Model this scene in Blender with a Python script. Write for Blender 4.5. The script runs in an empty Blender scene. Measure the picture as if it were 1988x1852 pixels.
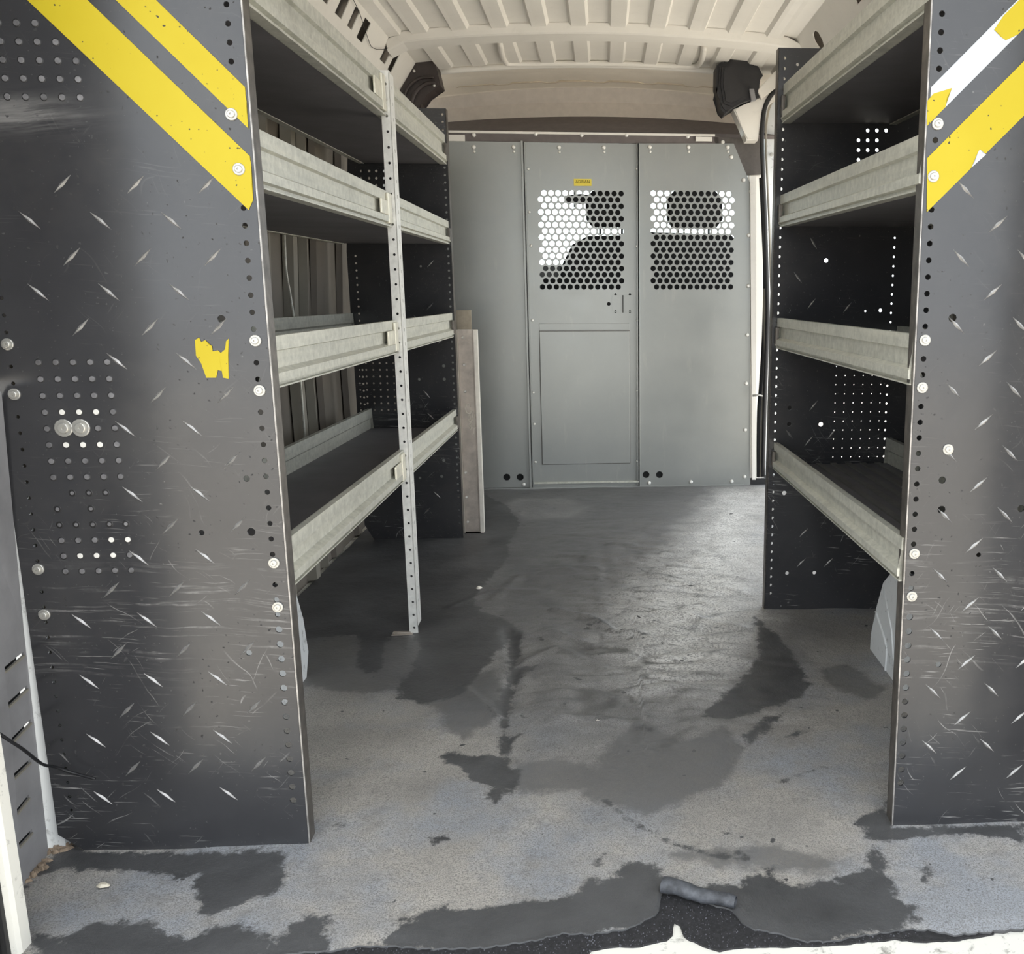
import bpy, bmesh, math, random
import numpy as np
from mathutils import Vector, Matrix, Euler
from mathutils.geometry import delaunay_2d_cdt

SC = bpy.context.scene
COL = SC.collection
rnd = random.Random(7)

# ---------------------------------------------------------------- camera
F, CX, CY = 1800.0, 1262.0, 930.0          # focal length and principal point for a 1988 x 1852 frame
CAMZ = 0.914
YAW, PITCH = math.radians(2.8054), math.radians(11.4629)
cam_d = bpy.data.cameras.new('camera')
cam = bpy.data.objects.new('camera', cam_d)
COL.objects.link(cam)
cam.location = (0, 0, CAMZ)
cam.rotation_euler = (math.pi / 2 - PITCH, 0, -YAW)
cam_d.sensor_fit = 'HORIZONTAL'
cam_d.sensor_width = 36.0
cam_d.lens = F / 1988 * 36.0
cam_d.shift_x = (994 - CX) / 1988
cam_d.shift_y = (CY - 926) / 1988
cam_d.clip_start = 0.02
SC.camera = cam

# ---------------------------------------------------------------- world, light, exposure
w = bpy.data.worlds.new('world'); SC.world = w
w.use_nodes = True
nt = w.node_tree
bg = nt.nodes['Background']
SKY = 3.0
bg.inputs['Color'].default_value = (0.90, 0.955, 1.0, 1)
bg.inputs['Strength'].default_value = SKY
sun_d = bpy.data.lights.new('sun', 'SUN'); sun_d.energy = 16.0; sun_d.angle = .02; sun_d.color = (1.0, .96, .90)
sun = bpy.data.objects.new('sun', sun_d); COL.objects.link(sun)
SUN_DIR = Vector((-.06, .40, .91)).normalized()          # high, from beyond the front of the van: its light reaches the load space only off the ground
sun.rotation_euler = SUN_DIR.to_track_quat('Z', 'Y').to_euler(); sun.location = SUN_DIR * 12
SC.view_settings.view_transform = 'Standard'
SC.view_settings.look = 'None'
SC.view_settings.exposure = 0.08
SC.view_settings.gamma = 1.0
SC.view_settings.use_curve_mapping = False

# ---------------------------------------------------------------- pixel -> place helpers (surveying the photograph)
_r = Vector((math.cos(YAW), -math.sin(YAW), 0))
_f = Vector((math.sin(YAW) * math.cos(PITCH), math.cos(YAW) * math.cos(PITCH), -math.sin(PITCH)))
_u = _r.cross(_f)
CAM = Vector((0, 0, CAMZ))
def ray(x, y): return _r * ((x - CX) / F) + _u * (-(y - CY) / F) + _f
def onY(x, y, Y): v = ray(x, y); return CAM + v * (Y / v.y)
def onX(x, y, X): v = ray(x, y); return CAM + v * (X / v.x)
def onZ(x, y, Z=0.0): v = ray(x, y); return CAM + v * ((Z - CAMZ) / v.z)

# ---------------------------------------------------------------- materials
def lin(h):
    h = h.lstrip('#'); c = [int(h[i:i+2], 16) / 255 for i in (0, 2, 4)]
    return tuple((v / 12.92 if v <= .04045 else ((v + .055) / 1.055) ** 2.4) for v in c) + (1,)

class NT:
    def __init__(s, name):
        s.m = bpy.data.materials.new(name); s.m.use_nodes = True
        s.t = s.m.node_tree; s.b = s.t.nodes['Principled BSDF']
        s.co = s.t.nodes.new('ShaderNodeTexCoord')
    def n(s, kind, **kw):
        nd = s.t.nodes.new('ShaderNode' + kind)
        for k, v in kw.items(): setattr(nd, k, v)
        return nd
    def l(s, a, b): s.t.links.new(a, b)
    def streak(s, fine, along, ang, warp=.0):
        """coordinates for long thin marks lying at an angle in the local XZ plane"""
        mp = s.n('Mapping', vector_type='TEXTURE'); mp.inputs['Scale'].default_value = (1/along, 1/30, 1/fine); mp.inputs['Rotation'].default_value = (0, ang, 0)
        v = s.co.outputs['Object']
        if warp:
            nz = s.n('TexNoise'); nz.inputs['Scale'].default_value = 6; s.l(v, nz.inputs['Vector'])
            sub = s.n('VectorMath', operation='MULTIPLY_ADD'); s.l(nz.outputs['Color'], sub.inputs[0]); sub.inputs[1].default_value = (warp,)*3; s.l(v, sub.inputs[2]); v = sub.outputs[0]
        s.l(v, mp.inputs['Vector']); return mp.outputs['Vector']
    def mapping(s, scale, rot=(0, 0, 0)):
        mp = s.n('Mapping'); mp.inputs['Scale'].default_value = scale; mp.inputs['Rotation'].default_value = rot
        s.l(s.co.outputs['Object'], mp.inputs['Vector']); return mp.outputs['Vector']
    def noise(s, scale=10, detail=4, rough=.55, vec=None, dist=0):
        nz = s.n('TexNoise'); nz.inputs['Scale'].default_value = scale; nz.inputs['Detail'].default_value = detail
        nz.inputs['Roughness'].default_value = rough; nz.inputs['Distortion'].default_value = dist
        s.l(vec if vec is not None else s.co.outputs['Object'], nz.inputs['Vector']); return nz.outputs['Fac']
    def ramp(s, fac, a, b, ca=(0, 0, 0, 1), cb=(1, 1, 1, 1)):
        r = s.n('ValToRGB'); e = r.color_ramp.elements
        e[0].position = a; e[1].position = b; e[0].color = ca; e[1].color = cb
        s.l(fac, r.inputs['Fac']); return r.outputs['Color']
    def math(s, op, a, b=None):
        m = s.n('Math', operation=op)
        for i, v in enumerate((a, b)):
            if v is None: continue
            if isinstance(v, (int, float)): m.inputs[i].default_value = v
            else: s.l(v, m.inputs[i])
        return m.outputs[0]
    def mix(s, fac, a, b, blend='MIX'):
        m = s.n('MixRGB', blend_type=blend)
        for i, v in zip(('Fac', 'Color1', 'Color2'), (fac, a, b)):
            if isinstance(v, (int, float)): m.inputs[i].default_value = v
            elif isinstance(v, tuple): m.inputs[i].default_value = v
            else: s.l(v, m.inputs[i])
        return m.outputs['Color']
    def bump(s, h, strength=.2, dist=.002):
        b = s.n('Bump'); b.inputs['Strength'].default_value = strength; b.inputs['Distance'].default_value = dist
        s.l(h, b.inputs['Height']); s.l(b.outputs['Normal'], s.b.inputs['Normal'])
    def set(s, **kw):
        for k, v in kw.items():
            i = s.b.inputs[k.replace('_', ' ')]
            if isinstance(v, (int, float, tuple)): i.default_value = v
            else: s.l(v, i)
        return s.m

def simple(name, col, rough=.5, metal=0.0, var=.12, nscale=14, bump=0.0, spec=.5):
    t = NT(name)
    c = lin(col) if isinstance(col, str) else col
    f = t.noise(nscale, 5, .6)
    dark = tuple(v * (1 - var) for v in c[:3]) + (1,); lite = tuple(min(1, v * (1 + var)) for v in c[:3]) + (1,)
    t.set(Base_Color=t.ramp(f, .3, .7, dark, lite), Roughness=rough, Metallic=metal, Specular_IOR_Level=spec)
    if bump: t.bump(t.noise(nscale * 12, 3), bump)
    return t.m

def mat_black_panel():
    t = NT('scuffed black panel')
    geo = t.n('SeparateXYZ'); t.l(t.co.outputs['Object'], geo.inputs[0])
    z = geo.outputs['Z']
    big = t.noise(5, 5, .6)
    # fine scratches in three directions, denser low on the panel
    s1 = t.ramp(t.noise(1, 3, .6, t.streak(380, 12, .06, .02)), .63, .68)
    s2 = t.ramp(t.noise(1, 2, .5, t.streak(260, 9, .9, .10)), .68, .71)
    s3 = t.ramp(t.noise(1, 2, .5, t.streak(240, 9, 2.3, .12)), .685, .715)
    patch = t.ramp(t.noise(7, 3, .6), .47, .66)
    low = t.n('MapRange'); t.l(z, low.inputs['Value'])
    low.inputs['From Min'].default_value = .75; low.inputs['From Max'].default_value = .25
    low.inputs['To Min'].default_value = .12; low.inputs['To Max'].default_value = 1.0
    sc = t.math('MAXIMUM', t.math('MULTIPLY', s1, .9), t.math('MAXIMUM', t.math('MULTIPLY', s2, .7), t.math('MULTIPLY', s3, .7)))
    sc = t.math('MULTIPLY', t.math('MULTIPLY', sc, patch), low.outputs[0])
    # a band of long horizontal scrapes
    band = t.n('MapRange', interpolation_type='SMOOTHSTEP'); t.l(t.math('ABSOLUTE', t.math('SUBTRACT', z, .40)), band.inputs['Value'])
    band.inputs['From Min'].default_value = .13; band.inputs['From Max'].default_value = .02
    scr = t.ramp(t.noise(1, 4, .65, t.streak(170, 5, .05, .03)), .54, .66)
    scr = t.math('MULTIPLY', t.math('MULTIPLY', t.math('MULTIPLY', scr, band.outputs[0]), t.ramp(t.noise(9, 5, .7), .42, .62)), .55)
    tot = t.math('MINIMUM', t.math('ADD', sc, scr), 1.0)
    spots = t.ramp(t.noise(90, 2, .5), .70, .74)
    tot = t.math('MINIMUM', t.math('ADD', tot, t.math('MULTIPLY', t.math('MULTIPLY', spots, patch), .35)), 1.0)
    # one rubbed smear high on the panel beside the tape
    xs_, ys_ = geo.outputs['X'], geo.outputs['Y']
    def gauss(v, c, wd): return t.math('POWER', 2.718, t.math('MULTIPLY', t.math('POWER', t.math('DIVIDE', t.math('SUBTRACT', v, c), wd), 2.0), -1.0))
    sm = t.math('MULTIPLY', t.math('MULTIPLY', gauss(xs_, -.33, .085), gauss(z, 1.158, .022)), t.math('LESS_THAN', t.math('ABSOLUTE', ys_), .1))
    sm = t.math('MULTIPLY', sm, t.ramp(t.noise(1, 5, .7, t.streak(70, 5, -.08, .02)), .36, .62))
    tot = t.math('MINIMUM', t.math('ADD', tot, t.math('MULTIPLY', sm, .55)), 1.0)
    drops = t.math('MULTIPLY', t.ramp(t.noise(150, 1, .4), .705, .725), t.ramp(t.noise(6, 3, .6), .42, .56))
    base = t.ramp(big, .3, .75, (.030, .030, .033, 1), (.043, .043, .046, 1))
    dust_light = t.mix(t.math('MULTIPLY', t.ramp(t.noise(3, 5, .65), .5, .75), .35), base, (.09, .085, .08, 1))
    col = t.mix(tot, dust_light, (.34, .33, .32, 1))
    rg = t.math('ADD', t.math('MULTIPLY', t.noise(11, 5, .6), .13), .15)
    rg = t.math('ADD', rg, t.math('ADD', t.math('MULTIPLY', tot, .25), t.math('MULTIPLY', drops, .5)))
    col = t.mix(drops, col, (.018, .017, .017, 1))
    t.bump(t.noise(60, 2), .02, .001)
    return t.set(Base_Color=col, Roughness=rg, Specular_IOR_Level=.6)

def mat_galv():
    t = NT('galvanised steel')
    sp = t.noise(60, 4, .7)
    st = t.noise(1, 4, .6, t.mapping((40, 3, 60)))
    c = t.ramp(sp, .3, .72, lin('#ACACA2'), lin('#D2D1C6'))
    c = t.mix(t.math('MULTIPLY', t.ramp(st, .45, .7), .35), c, lin('#E2DFCF'))
    c = t.mix(t.math('MULTIPLY', t.ramp(t.noise(9, 5, .7), .55, .72), .30), c, lin('#7B786C'))
    t.bump(sp, .05, .001)
    return t.set(Base_Color=c, Roughness=t.math('ADD', t.math('MULTIPLY', sp, .2), .32), Metallic=.3)

def mat_grey_paint():
    t = NT('satin grey paint')
    c = t.ramp(t.noise(4, 5, .6), .3, .75, lin('#919390'), lin('#9B9C98'))
    c = t.mix(t.math('MULTIPLY', t.ramp(t.noise(1, 4, .6, t.mapping((30, 30, 6))), .62, .7), .25), c, lin('#A8A6A0'))
    t.bump(t.noise(160, 2), .03, .001)
    return t.set(Base_Color=c, Roughness=t.math('ADD', t.math('MULTIPLY', t.noise(8, 4), .14), .26), Metallic=.5)

def mat_white_body(name, dirt=.35, base='#D9D6CC'):
    t = NT(name)
    c = t.ramp(t.noise(6, 4), .3, .7, lin(base), tuple(min(1, v * 1.06) for v in lin(base)[:3]) + (1,))
    d = t.math('MULTIPLY', t.ramp(t.noise(26, 6, .75, None, .4), .56, .68), dirt)
    c = t.mix(d, c, lin('#4A443C'))
    return t.set(Base_Color=c, Roughness=.42)

def mat_mat():
    """worn rubber floor mat: dusty pale surface, dark damp blotches and painted shade whose outlines come from the mesh attribute 'stain'"""
    t = NT('worn rubber floor mat')
    at = t.n('Attribute', attribute_name='stain')
    ragged = t.math('MULTIPLY', t.math('SUBTRACT', t.noise(26, 8, .78), .5), .24)
    fine = t.math('MULTIPLY', t.math('SUBTRACT', t.noise(7, 4, .6), .5), .10)
    sd = t.math('ADD', at.outputs['Fac'], t.math('ADD', ragged, fine))
    stain = t.ramp(sd, .49, .515)                       # 1 inside a stained or painted-shade patch
    at2 = t.n('Attribute', attribute_name='dark')
    # pale worn rubber
    pale = t.ramp(t.noise(4.5, 6, .65), .3, .7, lin('#8E8A85'), lin('#BBB5AC'))
    pale = t.mix(t.math('MULTIPLY', t.ramp(t.noise(2.6, 5, .65), .45, .60), .8), pale, lin('#8F949C'))
    grain = t.noise(420, 3, .7)
    pale = t.mix(t.math('MULTIPLY', t.ramp(grain, .45, .62), .72), pale, lin('#5B5958'))
    pale = t.mix(t.math('MULTIPLY', t.ramp(t.noise(18, 7, .75), .50, .68), .55), pale, lin('#6E6C6A'))
    spots = t.math('MAXIMUM', t.ramp(t.noise(13, 4, .6, None, .3), .70, .715), t.ramp(t.noise(38, 2, .5), .735, .75))
    blk = t.ramp(t.noise(5, 5, .6), .3, .7, lin('#3D3D3E'), lin('#545455'))
    mid = t.mix(at2.outputs['Fac'], pale, t.mix(t.math('MULTIPLY', t.ramp(grain, .46, .62), .75), t.ramp(t.noise(6, 5, .65), .3, .7, lin('#6C6B6C'), lin('#8C8A88')), lin('#3E3D3D')))
    at3 = t.n('Attribute', attribute_name='dust_light')
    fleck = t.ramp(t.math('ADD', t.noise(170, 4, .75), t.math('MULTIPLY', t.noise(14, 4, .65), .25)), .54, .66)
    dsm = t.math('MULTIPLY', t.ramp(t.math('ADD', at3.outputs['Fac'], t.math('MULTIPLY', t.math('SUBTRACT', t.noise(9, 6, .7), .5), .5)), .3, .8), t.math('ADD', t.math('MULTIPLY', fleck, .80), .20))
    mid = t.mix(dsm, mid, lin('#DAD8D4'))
    dampn = t.n('Attribute', attribute_name='damp')
    dmp = t.ramp(t.math('ADD', dampn.outputs['Fac'], t.math('ADD', ragged, fine)), .48, .53)
    mid = t.mix(t.math('MULTIPLY', dmp, .62), mid, t.mix(t.math('MULTIPLY', t.ramp(grain, .5, .62), .6), lin('#474747'), lin('#77777A')))
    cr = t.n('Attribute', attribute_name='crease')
    gr = t.n('Attribute', attribute_name='far_shade')
    grm = t.math('MULTIPLY', t.ramp(t.math('ADD', gr.outputs['Fac'], t.math('MULTIPLY', t.math('SUBTRACT', t.noise(12, 6, .7), .5), .7)), .25, .95), .62)
    mid = t.mix(grm, mid, t.ramp(t.noise(50, 4, .6), .35, .7, lin('#434344'), lin('#555456')))
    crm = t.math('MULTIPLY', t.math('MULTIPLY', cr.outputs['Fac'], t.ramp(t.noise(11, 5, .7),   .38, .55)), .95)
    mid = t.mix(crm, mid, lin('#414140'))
    c = t.mix(t.math('MINIMUM', t.math('ADD', stain, spots), 1.0), mid, blk)
    rg = t.mix(stain, t.mix(at2.outputs['Fac'], t.mix(t.noise(20, 4), (.50, .50, .50, 1), (.66, .66, .66, 1)), (.40, .40, .40, 1)), (.46, .46, .46, 1))
    h = t.math('ADD', t.math('MULTIPLY', t.noise(420, 3, .7), .5), t.math('MULTIPLY', t.noise(90, 4, .6), 1.2))
    t.bump(h, .45, .0025)
    return t.set(Base_Color=c, Roughness=rg, Specular_IOR_Level=.5)

M = {}
M['panel'] = mat_black_panel()
M['galv'] = mat_galv()
M['grey'] = mat_grey_paint()
M['ceil'] = mat_white_body('cream white van paint', .05, '#E6E2DA')
M['body'] = mat_white_body('chipped white body paint', .55, '#DADCDC')
M['sill'] = mat_white_body('chipped white sill paint', .75, '#E4E1D8')
M['mat'] = mat_mat()
M['deck'] = simple('charcoal shelf liner', '#5F5D60', .6, 0, .15, 9, .1)
M['wall'] = simple('taupe inner body skin', '#6E675E', .55, 0, .18, 3)
M['wallrib'] = simple('pale inner body rib', '#8A857A', .5, 0, .15, 4)
M['edge'] = simple('worn panel edge', '#5E5954', .4, .5, .45, 40)
M['boltbright'] = simple('clean zinc screw', '#E4E2DC', .35, .3, .06, 60)
M['wornedge'] = simple('rubbed bare panel edge', '#9C9894', .4, .4, .65, 30)
M['bolt'] = simple('zinc bolt', '#B4B2AC', .34, .55, .08, 60)
M['bar'] = simple('bare tread metal', '#9B9997', .38, .6, .3, 80)
M['yellow'] = simple('yellow reflective tape', (.45, .35, .010, 1), .5, 0, .06, 6, 0, .3)
ty = NT('nicked yellow reflective tape')
nick = ty.math('MAXIMUM', ty.ramp(ty.noise(75, 2, .5), .735, .75), ty.ramp(ty.noise(160, 1, .4), .745, .76))
ty.set(Base_Color=ty.mix(nick, ty.ramp(ty.noise(5, 4), .3, .7, (.43, .33, .009, 1), (.47, .375, .018, 1)), (.05, .045, .03, 1)), Roughness=.5, Specular_IOR_Level=.3)
M['yellow'] = ty.m
M['whitetape'] = simple('white tape backing', '#B9BEC6', .4, 0, .03, 6)
M['black'] = simple('matt black plastic', '#262527', .55, 0, .2, 30, .15)
M['trimgrey'] = simple('scuffed grey plastic trim', '#878688', .5, 0, .25, 7, .12)
M['headliner'] = simple('taupe headliner', '#D2C9BF', .85, 0, .06, 30, .15)
M['headdark'] = simple('dark headliner edge', '#6E6765', .85, 0, .1, 30)
M['rubber'] = simple('black rubber seal', '#1D1C1D', .5, 0, .2, 20)
M['seat'] = simple('black seat fabric', '#0B0B0C', .9, 0, .2, 60)
M['ground'] = simple('pale concrete ground', '#A7A197', .9, 0, .12, .6)
M['residue'] = simple('black gritty residue', '#2E2D2F', .6, 0, .55, 160, .9)
M['rust'] = simple('rusty dirt', '#8C7B69', .85, 0, .5, 60, .5)
M['leafy'] = simple('dry pale chip', '#CFC6B4', .7, 0, .2, 40)
M['label'] = simple('yellow label', '#E8D24A', .45, 0, .04, 20)
M['ink'] = simple('dark label ink', '#6B5E12', .6, 0, .1, 20)
M['chalk'] = simple('pale paint marker', '#E9E2D6', .6, 0, .05, 30)
M['hole'] = simple('black hole lining', '#0A0A0A', .9, 0, .1, 10)
M['cable'] = simple('black cable sheath', '#17171A', .5, 0, .2, 40)
M['pinkgalv'] = simple('dull galvanised channel', '#BDB3A9', .40, .4, .2, 26)
M['roofbow'] = M['ceil']
gl = NT('window glass'); gl.set(Base_Color=(.93, .99, .96, 1), Roughness=.02, Transmission_Weight=1.0, IOR=1.02, Specular_IOR_Level=.3); M['glass'] = gl.m

# ---------------------------------------------------------------- object helpers
def link(name, me, mat=None, parent=None, kind=None):
    o = bpy.data.objects.new(name, me); COL.objects.link(o)
    if mat is not None and me is not None and not me.materials: me.materials.append(mat)
    if parent is not None: o.parent = parent
    if kind: o['kind'] = kind
    return o
def tag(o, label, cat, group=None, kind=None):
    o['label'] = label; o['category'] = cat
    if group: o['group'] = group
    if kind: o['kind'] = kind
    return o
def thing(name, label, cat, loc=(0, 0, 0), rotz=0, group=None):
    o = bpy.data.objects.new(name, None); COL.objects.link(o)
    o.location = loc; o.rotation_euler = (0, 0, rotz); o.empty_display_size = .05
    return tag(o, label, cat, group)
def mesh_of(bm, name='m', smooth=False):
    bmesh.ops.recalc_face_normals(bm, faces=bm.faces[:])
    me = bpy.data.meshes.new(name); bm.to_mesh(me); bm.free()
    if smooth:
        for p in me.polygons: p.use_smooth = True
    return me
def add_box(bm, x0, x1, y0, y1, z0, z1, bev=0.0):
    vs = [bm.verts.new(p) for p in ((x0,y0,z0),(x1,y0,z0),(x1,y1,z0),(x0,y1,z0),(x0,y0,z1),(x1,y0,z1),(x1,y1,z1),(x0,y1,z1))]
    fs = [bm.faces.new([vs[i] for i in q]) for q in ((0,3,2,1),(4,5,6,7),(0,1,5,4),(1,2,6,5),(2,3,7,6),(3,0,4,7))]
    if bev:
        es = list({e for f in fs for e in f.edges})
        bmesh.ops.bevel(bm, geom=es, offset=bev, segments=2, affect='EDGES', profile=.6)
def box(name, x0, x1, y0, y1, z0, z1, mat, parent=None, bev=0.0, kind=None):
    bm = bmesh.new(); add_box(bm, min(x0,x1), max(x0,x1), min(y0,y1), max(y0,y1), min(z0,z1), max(z0,z1), bev)
    return link(name, mesh_of(bm, name), mat, parent, kind)
def add_prism(bm, pts, vec, bev=0.0):
    """closed polygon pts (3D) swept by vec"""
    v = Vector(vec)
    a = [bm.verts.new(p) for p in pts]; b = [bm.verts.new(Vector(p) + v) for p in pts]
    n = len(a); fs = [bm.faces.new(a), bm.faces.new(b[::-1])]
    for i in range(n): fs.append(bm.faces.new((a[i], b[i], b[(i+1) % n], a[(i+1) % n])))
    if bev:
        bmesh.ops.bevel(bm, geom=list({e for e in fs[0].edges} | {e for e in fs[1].edges}), offset=bev, segments=2, affect='EDGES')
def prism(name, pts, vec, mat, parent=None, bev=0.0, kind=None):
    bm = bmesh.new(); add_prism(bm, pts, vec, bev); 
    big = [f for f in bm.faces if len(f.verts) > 4]
    if big: bmesh.ops.triangulate(bm, faces=big)
    return link(name, mesh_of(bm, name), mat, parent, kind)
def loft(name, secs, mat, parent=None, closed=True, cap=True, smooth=False, kind=None):
    """list of cross sections (each a list of 3D points, same length)"""
    bm = bmesh.new(); R = [[bm.verts.new(p) for p in s] for s in secs]; n = len(R[0])
    for a, b in zip(R[:-1], R[1:]):
        for i in range(n if closed else n - 1):
            j = (i + 1) % n; bm.faces.new((a[i], a[j], b[j], b[i]))
    if cap and closed:
        caps = [bm.faces.new(R[0]), bm.faces.new(R[-1][::-1])]
        bmesh.ops.triangulate(bm, faces=caps)
    return link(name, mesh_of(bm, name, smooth), mat, parent, kind)
def add_tube(bm, pts, r, n=8):
    pts = [Vector(p) for p in pts]; rings = []
    for i, p in enumerate(pts):
        d = (pts[min(i+1, len(pts)-1)] - pts[max(i-1, 0)]).normalized()
        a = d.cross(Vector((0.13, 0.31, .94))).normalized(); b = d.cross(a)
        rings.append([bm.verts.new(p + (a * math.cos(2*math.pi*k/n) + b * math.sin(2*math.pi*k/n)) * (r[i] if isinstance(r, (list, tuple)) else r)) for k in range(n)])
    for a, b in zip(rings[:-1], rings[1:]):
        for k in range(n): bm.faces.new((a[k], a[(k+1) % n], b[(k+1) % n], b[k]))
    bm.faces.new(rings[0][::-1]); bm.faces.new(rings[-1])
def smooth_path(pts, n=6):
    pts = [Vector(p) for p in pts]; out = []
    for i in range(len(pts) - 1):
        p0, p1, p2, p3 = pts[max(i-1,0)], pts[i], pts[i+1], pts[min(i+2, len(pts)-1)]
        for k in range(n):
            t = k / n
            out.append(.5 * ((2*p1) + (p2-p0)*t + (2*p0-5*p1+4*p2-p3)*t*t + (3*p1-p0-3*p2+p3)*t**3))
    return out + [pts[-1]]
def tube(name, pts, r, mat, parent=None, n=8, kind=None):
    bm = bmesh.new(); add_tube(bm, pts, r, n); return link(name, mesh_of(bm, name, True), mat, parent, kind)

def plate_mesh(outline, holes, th, fmap, name='plate', seg=12):
    """flat sheet with round (or polygonal) holes cut right through. outline: 2D list; holes: (u,v,r) or list of 2D points; fmap(u,v,w)->3D, w in 0..th"""
    loops = [list(outline)]
    for h in holes:
        if isinstance(h, tuple) and len(h) == 3 and not isinstance(h[0], (tuple, list)):
            u, v, r = h; loops.append([(u + r*math.cos(2*math.pi*k/seg), v + r*math.sin(2*math.pi*k/seg)) for k in range(seg)])
        else: loops.append(list(h))
    vs, es = [], []
    for lp in loops:
        b = len(vs); vs += [Vector(p) for p in lp]; es += [(b+i, b+(i+1) % len(lp)) for i in range(len(lp))]
    ov, oe, of, _, _, _ = delaunay_2d_cdt(vs, es, [], 0, 1e-6)
    P = np.array([(v.x, v.y) for v in ov])
    T = np.array([f for f in of if len(f) == 3])
    cen = P[T].mean(axis=1)
    def inside(pts, poly):
        poly = np.array(poly); x, y = pts[:, 0], pts[:, 1]; c = np.zeros(len(pts), bool)
        x1, y1 = poly[:, 0], poly[:, 1]; x2, y2 = np.roll(x1, -1), np.roll(y1, -1)
        for a, b, cc, d in zip(x1, y1, x2, y2):
            if b == d: continue
            c ^= ((b > y) != (d > y)) & (x < (cc - a) * (y - b) / (d - b) + a)
        return c
    keep = inside(cen, loops[0])
    for lp in loops[1:]:
        lo = np.min(lp, axis=0); hi = np.max(lp, axis=0)
        m = np.where((cen[:, 0] > lo[0]) & (cen[:, 0] < hi[0]) & (cen[:, 1] > lo[1]) & (cen[:, 1] < hi[1]))[0]
        if len(m): keep[m[inside(cen[m], lp)]] = False
    T = T[keep]
    verts = [fmap(p[0], p[1], 0.0) for p in P] + [fmap(p[0], p[1], th) for p in P]
    n = len(P); faces = [tuple(t) for t in T] + [tuple(int(i) + n for i in t[::-1]) for t in T]
    ec = {}
    for t in T:
        for i in range(3):
            a, b = int(t[i]), int(t[(i+1) % 3]); ec.setdefault((min(a, b), max(a, b)), []).append((a, b))
    for k, l in ec.items():
        if len(l) == 1: a, b = l[0]; faces.append((b, a, a + n, b + n))
    me = bpy.data.meshes.new(name); me.from_pydata([tuple(v) for v in verts], [], [tuple(int(i) for i in f) for f in faces])
    bm = bmesh.new(); bm.from_mesh(me); bmesh.ops.recalc_face_normals(bm, faces=bm.faces[:]); bm.to_mesh(me); bm.free()
    return me

def bolt_mesh(r, h, name, washer=True, n=14):
    """screw head facing -Y, its seat at y = 0"""
    bm = bmesh.new()
    prof = [(r, 0), (r, -h*.35), (r*.92, -h*.45), (r*.62, -h*.45), (r*.60, -h*.9), (r*.5, -h), (r*.18, -h), (r*.15, -h*.7)] if washer else [(r, 0), (r*.95, -h*.45), (r*.75, -h*.8), (r*.4, -h)]
    rings = [[bm.verts.new((rr*math.cos(2*math.pi*k/n), y, rr*math.sin(2*math.pi*k/n))) for k in range(n)] for rr, y in prof]
    for a, b in zip(rings[:-1], rings[1:]):
        for k in range(n): bm.faces.new((a[k], a[(k+1) % n], b[(k+1) % n], b[k]))
    bm.faces.new(rings[-1]); bm.faces.new(rings[0][::-1])
    return mesh_of(bm, name)
BOLT = bolt_mesh(.0088, .006, 'bolt'); BOLT.materials.append(M['bolt'])
WASHER = bolt_mesh(.0135, .005, 'washer'); WASHER.materials.append(M['bolt'])
RIVET = bolt_mesh(.0095, .008, 'rivet', False, 10); RIVET.materials.append(M['boltbright'])
SCREW = bolt_mesh(.006, .005, 'screw', False, 8); SCREW.materials.append(M['boltbright'])
def bolt(me, x, y, z, parent, name='bolt'):
    o = link(name, me, None, parent); o.location = (x, y, z); return o

# ================================================================= SETTING: van shell
VC = -0.02                                               # van centre line
YB = 4.32                                                # partition
# ---- ground outside and metal floor
box('ground', -14, 14, -16, 18, -.62, -.60, M['ground'], kind='structure')
FLOOR = box('floor', -1.0, .95, 1.02, 4.75, -.09, -.0062, M['sill'], kind='structure', bev=.006)
box('trim_1', -.84, .80, .985, 1.02, -.30, -.02, M['sill'], kind='structure', bev=.006)

# ---- floor mat: ragged rear edge, wrinkles, damp blotches, painted light and shade
edge_px = [(38,1880),(300,1870),(560,1852),(640,1846),(700,1838),(760,1836),(830,1842),(940,1840),(1040,1825),(1090,1812),(1150,1813),(1220,1803),
           (1265,1780),(1283,1766),(1284,1725),(1352,1748),(1425,1768),(1440,1792),(1462,1803),(1510,1812),(1560,1827),(1620,1827),(1660,1818),(1700,1813),(1760,1804),(1810,1806),(1850,1816),(1988,1803),(2200,1797)]
ex = np.array([onZ(*p).x for p in edge_px]); ey = np.array([onZ(*p).y for p in edge_px])
o_ = np.argsort(ex); ex, ey = ex[o_], ey[o_]
xs = np.concatenate([np.arange(-.935, -.3, .009), np.arange(-.3, .62, .0055), np.arange(.62, .915, .009)])
vv = np.linspace(0, 1, 430) ** 1.35
yf = np.interp(xs, ex, ey) + .0015*np.sin(xs*260) + .001*np.sin(xs*611+1)
X = np.repeat(xs[None, :], len(vv), 0)
Yg = yf[None, :] + (4.33 - yf[None, :]) * vv[:, None]
def poly_sd(px_poly, X, Y):
    """signed distance (positive inside) of floor points to a patch outline"""
    P = np.array([onZ(*p)[:2] for p in px_poly]); n = len(P)
    d = np.full(X.shape, 1e9); ins = np.zeros(X.shape, bool)
    for i in range(n):
        a, b = P[i], P[(i+1) % n]; e = b - a; L = (e @ e) + 1e-12
        t = np.clip(((X - a[0])*e[0] + (Y - a[1])*e[1]) / L, 0, 1)
        d = np.minimum(d, np.hypot(X - a[0] - t*e[0], Y - a[1] - t*e[1]))
        if a[1] != b[1]:
            ins ^= ((a[1] > Y) != (b[1] > Y)) & (X < (b[0]-a[0])*(Y-a[1])/(b[1]-a[1]) + a[0])
    return np.where(ins, d, -d)
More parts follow.
